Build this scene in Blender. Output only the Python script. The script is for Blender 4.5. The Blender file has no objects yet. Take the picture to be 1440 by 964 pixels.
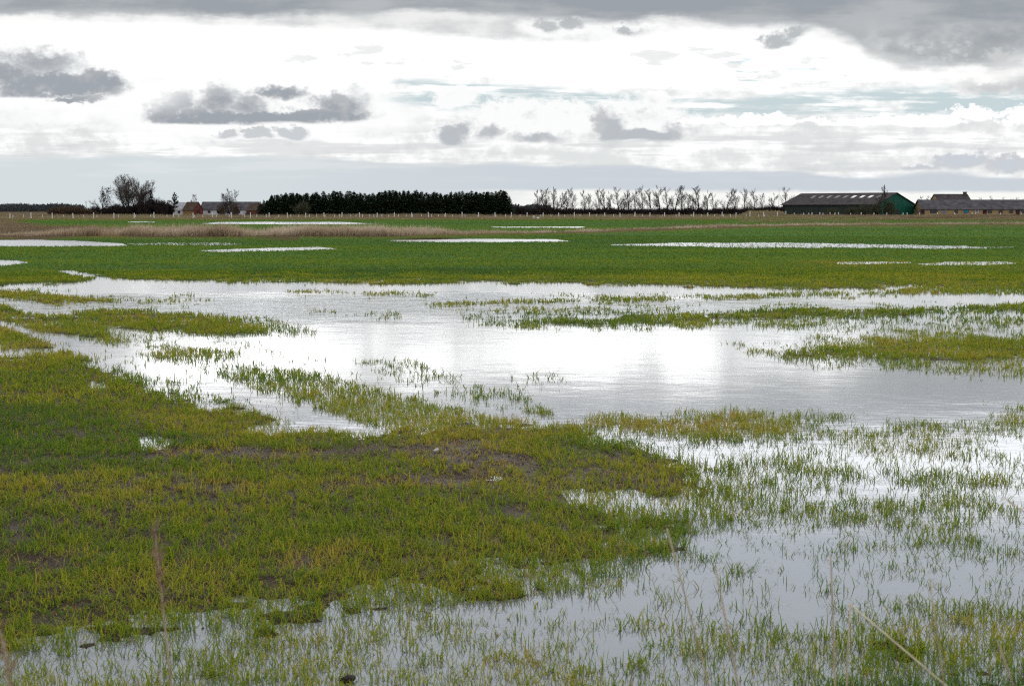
import bpy, math, random
import numpy as np
from mathutils import Vector, Matrix

R = math.radians
SC = bpy.context.scene
COL = SC.collection
rng = np.random.default_rng(7)
random.seed(7)

# ------------------------------------------------------------------ camera
CAM_H = 2.0
FPX = 2000.0                     # 50 mm lens on a 36 mm wide frame, for a 1440 wide picture
PITCH = math.atan((482 - 295) / FPX)
CP, SP = math.cos(PITCH), math.sin(PITCH)

cam = bpy.data.cameras.new('camera')
cam.lens = 50.0
cam.sensor_width = 36.0
cam.clip_start = 0.1
cam.clip_end = 60000
cam.dof.use_dof = True
cam.dof.focus_distance = 30.0
cam.dof.aperture_fstop = 10.0
camo = bpy.data.objects.new('camera', cam)
COL.objects.link(camo)
camo.location = (0, 0, CAM_H)
camo.rotation_euler = (math.pi / 2 - PITCH, 0, 0)
SC.camera = camo


def chart(X, Y):
    """Survey chart of the plain: bearing and range of a ground point (chart units as on the map drawn from the photo)."""
    zc = Y * CP + CAM_H * SP
    yc = Y * SP - CAM_H * CP
    return 720 + FPX * X / zc, 482 - FPX * yc / zc


def at(px, py, Y):
    """3-D point at range Y seen in chart direction (px, py)."""
    dy = py - 482
    fy = FPX * CP - dy * SP
    fz = -FPX * SP - dy * CP
    t = Y / fy
    return Vector(((px - 720) * t, Y, CAM_H + fz * t))


def gx(px, Y):
    zc = Y * CP + CAM_H * SP
    return (px - 720) * zc / FPX


# ------------------------------------------------------------------ helpers
def tag(o, label=None, cat=None, group=None, kind=None):
    if label: o['label'] = label
    if cat: o['category'] = cat
    if group: o['group'] = group
    if kind: o['kind'] = kind
    return o


def empty(name, loc, rz=0.0):
    o = bpy.data.objects.new(name, None)
    o.empty_display_size = 0.3
    COL.objects.link(o)
    o.location = loc
    o.rotation_euler = (0, 0, rz)
    return o


def make_obj(name, me, parent=None):
    o = bpy.data.objects.new(name, me)
    COL.objects.link(o)
    if parent: o.parent = parent
    return o


def copy_tree(o, parent=None):
    c = o.copy()
    COL.objects.link(c)
    c.parent = parent
    for ch in list(o.children):
        copy_tree(ch, c)
    return c


def np_mesh(name, V, F, mat, attrs=None, smooth=False):
    """V (n,3) float, F (m,3) or (m,4) int."""
    me = bpy.data.meshes.new(name)
    V = np.ascontiguousarray(V, dtype=np.float32)
    F = np.ascontiguousarray(F, dtype=np.int32)
    k = F.shape[1]
    me.vertices.add(len(V)); me.vertices.foreach_set('co', V.ravel())
    me.loops.add(F.size); me.loops.foreach_set('vertex_index', F.ravel())
    me.polygons.add(len(F))
    me.polygons.foreach_set('loop_start', np.arange(0, F.size, k, dtype=np.int32))
    me.polygons.foreach_set('loop_total', np.full(len(F), k, dtype=np.int32))
    if smooth:
        me.polygons.foreach_set('use_smooth', np.ones(len(F), dtype=bool))
    else:
        me.polygons.foreach_set('use_smooth', np.zeros(len(F), dtype=bool))
    for an, av in (attrs or {}).items():
        a = me.attributes.new(an, 'FLOAT', 'POINT')
        a.data.foreach_set('value', np.ascontiguousarray(av, dtype=np.float32))
    me.materials.append(mat)
    me.update(calc_edges=True)
    return me


class MB:
    def __init__(s): s.v = []; s.f = []

    def quad(s, a, b, c, d):
        n = len(s.v); s.v += [tuple(a), tuple(b), tuple(c), tuple(d)]; s.f.append((n, n+1, n+2, n+3))

    def box(s, x0, x1, y0, y1, z0, z1):
        n = len(s.v)
        s.v += [(x0,y0,z0),(x1,y0,z0),(x1,y1,z0),(x0,y1,z0),(x0,y0,z1),(x1,y0,z1),(x1,y1,z1),(x0,y1,z1)]
        s.f += [(n,n+3,n+2,n+1),(n+4,n+5,n+6,n+7),(n,n+1,n+5,n+4),(n+1,n+2,n+6,n+5),(n+2,n+3,n+7,n+6),(n+3,n,n+4,n+7)]

    def prism(s, prof, x0, x1, axis='x'):
        """prof: list of (y,z); extruded from x0 to x1."""
        n = len(s.v); k = len(prof)
        for x in (x0, x1):
            for (a, b) in prof:
                s.v.append((x, a, b) if axis == 'x' else (a, x, b))
        s.f.append(tuple(range(n, n+k))[::-1]); s.f.append(tuple(range(n+k, n+2*k)))
        for i in range(k):
            j = (i+1) % k
            s.f.append((n+i, n+j, n+k+j, n+k+i))

    def tube(s, pts, rads, sides=3, cap=True):
        base = len(s.v); n = len(pts)
        for i, p in enumerate(pts):
            p = Vector(p)
            d = Vector(pts[min(i+1, n-1)]) - Vector(pts[max(i-1, 0)])
            if d.length < 1e-9: d = Vector((0,0,1))
            d.normalize()
            u = d.cross(Vector((0.31, 0.95, 0.05)));
            if u.length < 1e-3: u = d.cross(Vector((1,0,0)))
            u.normalize(); w = d.cross(u)
            for q in range(sides):
                a = 2*math.pi*q/sides
                s.v.append(tuple(p + (u*math.cos(a) + w*math.sin(a))*rads[i]))
        for i in range(n-1):
            for q in range(sides):
                r = (q+1) % sides
                s.f.append((base+i*sides+q, base+i*sides+r, base+(i+1)*sides+r, base+(i+1)*sides+q))
        if cap:
            s.f.append(tuple(base+(n-1)*sides+q for q in range(sides)))
            s.f.append(tuple(base+q for q in range(sides))[::-1])

    def mesh(s, name, mat, smooth=False):
        me = bpy.data.meshes.new(name)
        me.from_pydata(s.v, [], s.f)
        me.materials.append(mat)
        if smooth:
            for p in me.polygons: p.use_smooth = True
        me.update()
        return me

    def build(s, name, mat, parent=None, smooth=False):
        return make_obj(name, s.mesh(name, mat, smooth), parent)


# ------------------------------------------------------------------ numpy noise
def _hash(ix, iy, seed):
    h = (ix.astype(np.int64)*374761393 + iy.astype(np.int64)*668265263 + seed*1442695041) & 0xFFFFFFFF
    h = ((h ^ (h >> 13))*1274126177) & 0xFFFFFFFF
    h = h ^ (h >> 16)
    return (h & 0xFFFFFF)/float(0xFFFFFF)


def vnoise(x, y, seed=0):
    ix = np.floor(x); iy = np.floor(y)
    fx = x-ix; fy = y-iy
    fx = fx*fx*(3-2*fx); fy = fy*fy*(3-2*fy)
    a = _hash(ix, iy, seed); b = _hash(ix+1, iy, seed)
    c = _hash(ix, iy+1, seed); d = _hash(ix+1, iy+1, seed)
    return (a*(1-fx)+b*fx)*(1-fy) + (c*(1-fx)+d*fx)*fy


def fbm(x, y, seed=0, octs=4):
    s = 0; a = 1; t = 0
    for o in range(octs):
        s = s + a*vnoise(x*2**o + 17.3*o, y*2**o - 9.1*o, seed+o)
        t += a; a *= .55
    return s/t


def sstep(a, b, x):
    t = np.clip((x-a)/(b-a), 0, 1)
    return t*t*(3-2*t)


# ------------------------------------------------------------------ the survey of flood and crop
# each entry: outline on the chart, dict(w = height class 0 flooded .. 1 dry, d = crop cover, t = yellowness, s = softness)
def P(pts, s=2.0, n=4.0, **kw):
    return (np.array(pts, float), s, n, kw)


REG = [
 # far and mid field tones
 P([(-900,296),(-900,336),(420,336),(420,330),(330,324),(200,321),(60,316),(0,309)], 2, 3, t=.8, d=.25, soil=.75),
 P([(-900,300),(2300,300),(2300,306.5),(1300,308.5),(700,308.5),(0,309),(-900,309)], .6, .6, t=.75, soil=.7),
 P([(-900,352),(2300,345),(2300,378),(-900,378)], 14, 10, t=.2),
 P([(-900,382),(300,384),(700,388),(900,380),(1300,374),(2300,376),(2300,440),(-900,440)], 7, 8, t=.52),
 P([(-900,440),(2300,440),(2300,2600),(-900,2600)], 30, 5, t=.42),
 # thin mid-field ponds
 P([(-900,338.2),(0,338.2),(60,337.5),(130,339.5),(172,342),(176,345.5),(60,346.4),(-900,346.4)], .6, 1.0, w=0, d=0),
 P([(168,342),(300,341.5),(340,343),(200,344.5)], .8, 1.5, w=.62, d=.9),
 P([(-900,365.5),(0,366),(25,366.8),(38,369),(0,373.5),(-900,373.5)], .7, 1, w=0, d=0),
 P([(285,352.3),(350,350),(450,348),(475,349.8),(400,352.6),(310,354)], .5, 1, w=.05, d=.15),
 P([(540,337.6),(620,336),(780,336.6),(805,339),(780,340.2),(640,340.7),(560,339.8)], .4, .6, w=0, d=0),
 P([(860,344),(960,341.8),(1100,342),(1250,344.3),(1440,347),(1400,349.8),(1200,348.6),(960,346.2),(860,345)], .5, 1.4, w=.12, d=.36),
 P([(1290,371.5),(1330,369),(1410,367.6),(1430,370),(1400,371.6),(1330,373)], .9, 1.6, w=.2, d=.6),
 P([(1180,369.4),(1280,368.6),(1280,370),(1180,370.8)], .5, 1.2, w=.4, d=.8),
 P([(280,314.2),(310,312.2),(480,312.4),(530,314.4),(480,315.5),(300,315.2)], .3, .35, w=.05, d=.1),
 P([(690,318.9),(822,318.7),(822,319.9),(700,320)], .25, .35, w=.1, d=.3),
 P([(180,311.7),(218,311.5),(218,312.7),(182,312.7)], .3, .3, w=.2, d=.4),
 P([(5,334),(30,332.6),(62,333.4),(66,335.6),(10,335.8)], .4, .6, w=0, d=0),
 # the flood
 P([(-900,402),(0,400.5),(60,399),(85,397.5),(122,394.5),(129,391),(90,385),(84,382.5),(92,380.8),(130,385.5),(160,390),(250,393.5),
    (400,397),(480,397.2),(720,396.6),(860,398.6),(1000,401.5),(1090,404),(1200,403.2),(1340,402),(1345,406),(1310,409.4),(2300,411),
    (2300,2600),(-900,2600)], 1.2, 3, w=0, d=0),
 P([(330,391),(480,392.5),(640,392.5),(640,395),(480,396),(330,394)], .8, 2, w=.35, d=.75),
 # strips of crop standing in the flood, left
 P([(40,410),(130,416),(260,420),(300,424),(160,431),(78,433)], 2, 6, d=.35),
 P([(-900,409),(0,409),(47,410.5),(83,416),(119,420),(160,423.5),(136,427.5),(105,429),(70,430),(25,422),(0,418.5),(-900,412)], 1.5, 3, w=.8, d=1, t=.6),
 P([(90,436),(217,432),(300,442),(420,458),(440,468),(319,472),(150,462)], 2, 6, d=.4),
 P([(100,436),(155,433.5),(217,436),(264,444),(311,449),(370,460),(376,465.5),(319,466.5),(222,463.5),(155,457),(133,453),(105,446)], 1.8, 4, w=.8, d=1, t=.55),
 P([(140,458),(240,474),(250,482),(230,487),(130,484)], 3, 6, d=.4),
 P([(-900,424),(0,427),(17,433),(36,440),(83,441),(105,445),(133,451),(152,459),(150,468),(175,477),(150,482),(120,477),(92,470),(55,466),(28,459.5),(10,454),(-900,446)], 2, 4, w=.8, d=1, t=.5),
 P([(-900,450),(0,457),(14,461),(36,470),(67,480),(84,487),(58,491.5),(33,491.5),(22,496.5),(0,495),(-900,490)], 2, 5, w=.75, d=.9, t=.55),
 P([(140,512),(200,514),(290,538),(350,558),(400,592),(340,586),(270,566),(190,542)], 4, 8, d=.52),
 P([(185,497),(230,493),(270,490),(330,500),(400,511),(470,520),(330,524),(300,527),(250,512)], 4, 7, d=.5),
 # tufts out in the pool
 P([(505,512),(560,507),(640,519),(645,534),(590,534),(540,524)], 3, 8, d=.4),
 P([(490,528),(560,536),(600,548),(540,545)], 3, 6, d=.3),
 P([(600,552),(660,548),(740,556),(790,592),(720,588),(660,572)], 4, 8, d=.38),
 P([(720,528),(800,530),(790,546),(720,546)], 3, 6, d=.16),
 P([(400,409.5),(520,411),(620,414),(600,416.5),(500,414),(400,412)], .8, 3, d=.4),
 P([(430,436),(560,444),(560,448),(430,441)], .8, 4, d=.25),
 # bands on the right
 P([(600,427),(720,421),(810,417.5),(920,415.5),(1040,412.5),(1220,408),(1240,416),(970,421),(870,425.5),(720,430),(620,431)], 1.2, 5, d=.35),
 P([(630,427),(720,424),(810,421),(920,418.6),(1040,416.3),(1220,411.5),(1320,404),(2300,403),(2300,412.5),(1320,413),(1170,415),(970,419),(870,422.6),(720,427.2),(640,429)], .9, 2.5, w=.6, d=.8, t=.55),
 P([(640,438),(720,434),(820,430.5),(910,429),(1020,434),(1170,433),(1320,429),(2300,424),(2300,456),(1320,463),(1170,463),(1070,459),(970,457),(870,461),(720,462),(660,452)], 2, 6, d=.42),
 P([(900,442),(1040,438.5),(1200,434.5),(1380,431),(2300,424),(2300,430),(1300,438),(1150,444),(1040,449),(920,454),(800,456.5),(725,456),(740,450.5),(850,450)], 1.5, 3.5, w=.8, d=1, t=.4),
 P([(1000,480),(1040,481),(1060,487),(1010,488)], 1.5, 4, d=.3),
 P([(1020,486),(1070,488),(1150,477),(1300,470),(2300,440),(2300,560),(1440,534),(1330,524),(1220,515),(1100,507),(1060,500)], 3, 7, d=.4),
 P([(1110,493),(1200,486),(1280,480),(1440,474),(2300,455),(2300,505),(1440,504),(1300,506),(1180,502),(1100,503)], 2, 4, w=.75, d=1, t=.5),
 # drowned crop, near right and along the bottom
 P([(790,594),(860,589),(960,584),(1080,583),(1200,589),(1320,598),(1385,580),(1440,577),(2300,560),(2300,2600),(-900,2600),(-900,930),(600,800)], 5, 10, d=.50, t=.42),
 P([(820,596),(900,591),(1000,586),(1120,589),(1135,606),(1060,616),(980,623),(900,617)], 3, 6, w=.55, d=.9, t=.62),
 P([(860,624),(950,640),(1000,628),(1150,622),(1440,612),(1440,622),(1150,636),(1000,650)], 4, 8, d=.26),
 P([(1130,642),(1250,638),(1440,635),(2300,630),(2300,658),(1440,662),(1300,664),(1150,657)], 4, 8, d=.12),
 P([(1120,682),(1200,680),(1290,688),(1280,700),(1150,698)], 4, 8, d=.12),
 P([(955,668),(1040,668),(1150,690),(1165,742),(1060,748),(950,742)], 8, 14, d=.72),
 P([(1165,705),(1275,720),(1285,775),(1170,772)], 8, 12, d=.62),
 P([(1345,680),(2300,670),(2300,770),(1350,762)], 8, 14, d=.56),
 P([(1010,748),(1170,742),(1180,780),(1030,792)], 6, 10, d=.16),
 P([(610,842),(700,838),(830,798),(900,800),(960,815),(1060,802),(1115,830),(1100,868),(1000,882),(900,872),(800,882),(690,872)], 8, 14, d=.15),
 P([(1190,778),(1300,772),(1420,790),(2300,790),(2300,842),(1400,836),(1300,840),(1200,830)], 7, 10, d=.14),
 P([(-900,880),(60,880),(110,860),(200,845),(330,832),(450,812),(560,802),(700,796),(620,905),(400,905),(250,925),(120,945),(20,940),(-900,940)], 6, 10, d=.30),
 P([(-900,950),(60,945),(200,935),(350,915),(480,900),(620,900),(760,890),(900,905),(1000,900),(1100,870),(1180,862),(1250,850),(1360,845),(1440,850),(2300,850),(2300,2600),(-900,2600)], 10, 22, w=.22, d=.79, t=.46),
 P([(1110,905),(1180,880),(1300,885),(1400,868),(2300,855),(2300,2600),(1000,2600),(1190,930)], 10, 22, w=.55, d=.9, t=.5),
 P([(1130,888),(1250,880),(1420,880),(2300,880),(2300,915),(1300,915),(1150,905)], 8, 16, d=.5, t=.7),
 P([(1150,965),(1300,948),(1440,925),(2300,920),(2300,2600),(1100,2600)], 10, 16, w=.8, d=1, t=.3),
 # the dry tongue of land in front, left
 P([(305,522),(360,516),(430,522),(520,543),(600,557),(680,575),(760,590),(830,607),(700,612),(560,612),(490,594),(440,576),(400,566),(350,547)], 4, 8, w=.45, d=.85, t=.5),
 P([(-900,514),(0,505),(42,499),(92,497),(128,498),(147,506),(117,513),(139,522),(165,533),(222,547),(278,563),(340,580),(420,590),(470,604),(550,613),
    (620,606),(700,601),(780,600),(860,619),(930,640),(972,655),(962,690),(966,720),(930,745),(922,770),(860,790),(800,812),(700,833),(560,840),
    (440,850),(330,870),(200,880),(100,900),(40,925),(-900,935)], 7, 8, w=1, d=1, t=.50),
 P([(-900,905),(40,905),(100,880),(330,846),(560,815),(800,788),(915,750),(955,690),(975,655),(1000,700),(965,760),(870,812),(700,845),(560,852),(330,880),(100,910),(-900,940)], 9, 14, w=.74, d=.92),
 P([(800,694),(880,692),(975,700),(975,722),(880,718),(810,706)], 4, 8, w=.15, d=.4),
 P([(332,612),(350,603),(400,597),(452,590),(460,603),(420,611)], 2.5, 6, w=.1, d=.3),
 P([(196,618),(215,614),(238,622),(225,629),(200,628)], 2, 5, w=.4, d=.45),
 P([(128,540),(145,541),(146,548),(130,547)], 2, 4, w=.15, d=.3),
 P([(-900,560),(0,570),(150,585),(250,618),(300,640),(200,660),(0,660),(-900,660)], 14, 14, t=.22),
 P([(540,612),(700,606),(860,640),(960,660),(960,690),(860,715),(700,705),(560,660)], 10, 12, t=.62, d=.86),
 P([(215,642),(300,635),(420,634),(560,627),(640,621),(745,638),(750,664),(660,656),(560,641),(400,646)], 3, 7, d=.16, w=1.05, t=.8),
 P([(180,692),(300,683),(480,681),(620,670),(720,668),(770,680),(640,688),(480,692),(300,697)], 3, 8, d=.25, w=1.0, t=.8),
 P([(662,670),(690,667),(716,672),(700,676),(670,675)], 3, 5, w=.80, d=.45),
 P([(0,785),(120,772),(170,780),(150,800),(20,806)], 8, 12, d=.7, t=.7),
 P([(380,800),(450,776),(500,770),(470,800),(400,812)], 5, 10, d=.5, t=.75),
 P([(60,600),(160,606),(180,614),(80,616)], 3, 6, d=.5),
 P([(230,468),(330,478),(430,500),(560,538),(660,564),(800,594),(790,600),(700,590),(600,562),(520,545),(420,514),(330,493),(240,479)], 3, 3, w=0, d=.05),
 P([(-900,448),(0,454),(30,458),(62,471),(100,479),(160,491),(240,511),(320,537),(400,561),(450,576),(500,592),(556,610),(500,611),(440,600),(380,584),(320,564),(250,541),(180,520),(130,506),(106,497),(76,486),(40,469),(0,460),(-900,456)], 1.8, 2.2, w=0, d=.03),
 P([(-900,416),(0,421),(30,428),(60,433.5),(104,438),(98,442.5),(60,442),(32,438),(14,431),(0,425.5),(-900,422)], 1.2, 1.6, w=0, d=.03),
 P([(90,424),(160,428),(260,431),(260,434),(160,433),(96,437)], 1.5, 2, w=0, d=.12),
]


def in_poly(px, py, poly):
    inside = np.zeros(px.shape, bool)
    d2 = np.full(px.shape, 1e12)
    n = len(poly)
    for i in range(n):
        x1, y1 = poly[i]; x2, y2 = poly[(i+1) % n]
        if y1 != y2:
            c = ((y1 > py) != (y2 > py)) & (px < (x2-x1)*(py-y1)/(y2-y1)+x1)
            inside ^= c
        ex, ey = x2-x1, y2-y1
        t = np.clip(((px-x1)*ex+(py-y1)*ey)/(ex*ex+ey*ey+1e-12), 0, 1)
        dd = (px-x1-t*ex)**2+(py-y1-t*ey)**2
        np.minimum(d2, dd, out=d2)
    s = np.sqrt(d2)
    return np.where(inside, s, -s)


def survey(X, Y):
    """returns w, d, t, soil, for ground points (arrays) in front of the viewpoint."""
    px, py = chart(X, Y)
    rr = np.hypot(X, Y)
    n1 = fbm(X*1.3, Y*1.3, 11, 4)*2-1
    n2 = fbm(X*4.0, Y*4.0, 31, 3)*2-1
    nf = fbm(X*.15, Y*.06, 51, 4)*2-1
    n3 = (fbm(X*7.0, Y*7.0, 61, 3)*2-1)*1.6
    nn = np.where(rr > 45, nf*1.8+n1*.6, n1*2.0+n2*.9)
    w = np.ones_like(X); d = np.ones_like(X); t = np.full_like(X, .12); so = np.zeros_like(X)
    for poly, s, na, kw in REG:
        m = 3*s+2*na
        x0, y0 = poly.min(0)-m; x1, y1 = poly.max(0)+m
        idx = np.nonzero((px > x0) & (px < x1) & (py > y0) & (py < y1))
        if len(idx[0]) == 0: continue
        sd = in_poly(px[idx], py[idx], poly) + nn[idx]*na
        a0 = sstep(-s, s, sd)
        aw = sstep(-s*2.2, s*1.4, sd+n3[idx]*s*1.3)
        for arr, key in ((w, 'w'), (d, 'd'), (t, 't'), (so, 'soil')):
            if key in kw:
                a = aw if (key == 'w' and s >= 4) else a0
                arr[idx] = arr[idx]*(1-a)+kw[key]*a
    return w, d, t, so


# ------------------------------------------------------------------ terrain sheet (polar grid, reaches the horizon)
rings = [0.0, 1.0, 2.0, 2.8]
r = 3.2
while r < 60: rings.append(r); r *= 1.0048
while r < 420: rings.append(r); r *= 1.0065
while r < 26000: rings.append(r); r *= 1.09
rings = np.array(rings)
FH = 36.0; FS = 0.11
fan = np.arange(-FH, FH+.001, FS)
rest = np.arange(38, 322.1, 4)
ang = np.concatenate([fan, rest])
NR, NA = len(rings), len(ang)
A_ = np.radians(ang)
RR, AA = np.meshgrid(rings, A_, indexing='ij')
GX, GY = RR*np.sin(AA), RR*np.cos(AA)
W = np.ones_like(GX); D = np.ones_like(GX); T = np.full_like(GX, .5); S = np.zeros_like(GX)
front = np.zeros_like(GX, bool); front[:, :len(fan)] = True; front &= (RR > 3.0)
w_, d_, t_, s_ = survey(GX[front], GY[front])
t_ = t_+np.where(RR[front] > 40, (fbm(GX[front]*.02, GY[front]*.11, 401, 4)-.5)*.7, 0)
t_ = np.clip(t_, 0, 1)
W[front] = w_; D[front] = d_; T[front] = t_; S[front] = s_
micro = (fbm(GX*2.2, GY*2.2, 5, 4)-.5)*.05 + (fbm(GX*9, GY*9, 8, 2)-.5)*.018
micro *= np.clip(40/np.maximum(RR, 1), .12, 1)
H = -.040 + W*.054 + micro*.8
far_rise = sstep(330, 420, RR)
# earth bank behind the fence
px_, py_ = chart(GX, np.maximum(GY, .1))
bank = np.exp(-((GY-372)/5.0)**2)*(0.5+.35*fbm(GX*.05, GX*0+3, 77, 3))
bank += np.exp(-((GY-378)/6.0)**2)*1.5*sstep(1036, 1056, px_)*(1-sstep(1100, 1108, px_))*(.8+.3*fbm(GX*.2, GX*0, 78, 2))
H = H + np.where(GY > 200, bank, 0)
# ditch across the middle distance, filled with reeds
DITCH = [(-900,334),(0,334),(100,335),(200,336),(400,336),(560,335.5),(640,333.5),(760,331),(850,328),(960,323.5),(1100,320),(1250,318.5),(1440,317),(2300,314)]


def ground_pt(px, py):
    dy = py-482
    fy = FPX*CP-dy*SP; fz = -FPX*SP-dy*CP
    t = CAM_H/-fz
    return (px-720)*t, fy*t


ditch_xy = np.array([ground_pt(*p) for p in DITCH])


def ditch_dist(X, Y):
    best = np.full(X.shape, 1e9)
    for i in range(len(ditch_xy)-1):
        x1, y1 = ditch_xy[i]; x2, y2 = ditch_xy[i+1]
        ex, ey = x2-x1, y2-y1
        t = np.clip(((X-x1)*ex+(Y-y1)*ey)/(ex*ex+ey*ey), 0, 1)
        best = np.minimum(best, np.hypot(X-x1-t*ex, Y-y1-t*ey))
    return best


msk = (RR > 80) & (RR < 260) & front
dd_ = ditch_dist(GX[msk], GY[msk])
H[msk] += .22*np.exp(-(dd_/3.0)**2)*(.6+.8*fbm(GX[msk]*.2, GY[msk]*.2, 91, 2))
S[msk] = np.maximum(S[msk], np.exp(-(dd_/2.2)**2)*.9)
T[msk] = np.maximum(T[msk], np.exp(-(dd_/2.6)**2)*.9)

H = np.where(RR > 330, np.maximum(H, .03), H)
S = np.maximum(S, sstep(380, 395, RR)*.9)
T = np.maximum(T, sstep(380, 395, RR)*.8)


def lookup(arr, X, Y):
    r_ = np.hypot(X, Y)
    ri = np.interp(r_, rings, np.arange(NR))
    ai = (np.degrees(np.arctan2(X, Y))+FH)/FS
    ai = np.clip(ai, 0, len(fan)-1.001)
    i0 = np.clip(np.floor(ri).astype(int), 0, NR-2); j0 = np.floor(ai).astype(int)
    fi = ri-i0; fj = ai-j0
    return (arr[i0, j0]*(1-fi)+arr[i0+1, j0]*fi)*(1-fj)+(arr[i0, j0+1]*(1-fi)+arr[i0+1, j0+1]*fi)*fj


# ------------------------------------------------------------------ materials
def new_mat(name):
    m = bpy.data.materials.new(name)
    m.use_nodes = True
    nt = m.node_tree
    nt.nodes.clear()
    return m, nt


def N(nt, typ, **kw):
    n = nt.nodes.new(typ)
    for k, v in kw.items():
        if k.startswith('i_'):
            key = k[2:]
            key = int(key) if key.isdigit() else key.replace('_', ' ')
            n.inputs[key].default_value = v
        else:
            setattr(n, k, v)
    return n


def ramp(nt, fac, stops):
    n = nt.nodes.new('ShaderNodeValToRGB')
    e = n.color_ramp.elements
    while len(e) < len(stops): e.new(.5)
    for q, (p, c) in zip(e, stops):
        q.position = p; q.color = (*c, 1) if len(c) == 3 else c
    nt.links.new(fac, n.inputs[0])
    return n.outputs[0]


def noisy_mat(name, c1, c2, scale=2.0, rough=.8, bump=.0, detail=5, spec=.12, stretch=(1, 1, 1), c3=None, coord='Object'):
    m, nt = new_mat(name)
    L = nt.links.new
    out = N(nt, 'ShaderNodeOutputMaterial'); b = N(nt, 'ShaderNodeBsdfPrincipled')
    b.inputs['Roughness'].default_value = rough
    b.inputs['Specular IOR Level'].default_value = spec
    tc = N(nt, 'ShaderNodeTexCoord'); mp = N(nt, 'ShaderNodeMapping'); mp.inputs['Scale'].default_value = stretch
    L(tc.outputs[coord], mp.inputs[0])
    nz = N(nt, 'ShaderNodeTexNoise', i_Scale=scale, i_Detail=detail, i_Roughness=.62)
    L(mp.outputs[0], nz.inputs['Vector'])
    st = [(.33, c1), (.68, c2)] if c3 is None else [(.3, c1), (.5, c2), (.7, c3)]
    L(ramp(nt, nz.outputs[0], st), b.inputs['Base Color'])
    if bump:
        bp = N(nt, 'ShaderNodeBump', i_Strength=bump, i_Distance=.05)
        L(nz.outputs[0], bp.inputs['Height']); L(bp.outputs[0], b.inputs['Normal'])
    L(b.outputs[0], out.inputs[0])
    return m


def blade_mat(name, stops, transl=.38, gloss=.008):
    m, nt = new_mat(name)
    L = nt.links.new
    out = N(nt, 'ShaderNodeOutputMaterial')
    at_ = N(nt, 'ShaderNodeAttribute', attribute_name='tone')
    c = ramp(nt, at_.outputs['Fac'], stops)
    df = N(nt, 'ShaderNodeBsdfDiffuse'); tr = N(nt, 'ShaderNodeBsdfTranslucent')
    gl = N(nt, 'ShaderNodeBsdfGlossy', i_Roughness=.38); gl.inputs['Color'].default_value = (.8, .85, .8, 1)
    L(c, df.inputs[0]); L(c, tr.inputs[0])
    mx = N(nt, 'ShaderNodeMixShader', i_0=transl); L(df.outputs[0], mx.inputs[1]); L(tr.outputs[0], mx.inputs[2])
    m2 = N(nt, 'ShaderNodeMixShader', i_0=gloss); L(mx.outputs[0], m2.inputs[1]); L(gl.outputs[0], m2.inputs[2])
    L(m2.outputs[0], out.inputs[0])
    return m


M = {}
M['wheat'] = blade_mat('wheat', [(0, (.075, .150, .036)), (.3, (.122, .215, .016)), (.55, (.275, .315, .018)), (.75, (.46, .38, .05)), (.9, (.38, .20, .055)), (1, (.19, .11, .07))])
M['reed'] = blade_mat('reed', gloss=.005, stops=[(0, (.27, .19, .115)), (.5, (.48, .37, .25)), (1, (.66, .55, .42))], transl=.35)
M['verge'] = blade_mat('verge', gloss=.005, stops=[(0, (.20, .14, .085)), (.5, (.34, .26, .16)), (.8, (.29, .26, .12)), (1, (.15, .18, .05))], transl=.3)


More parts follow.
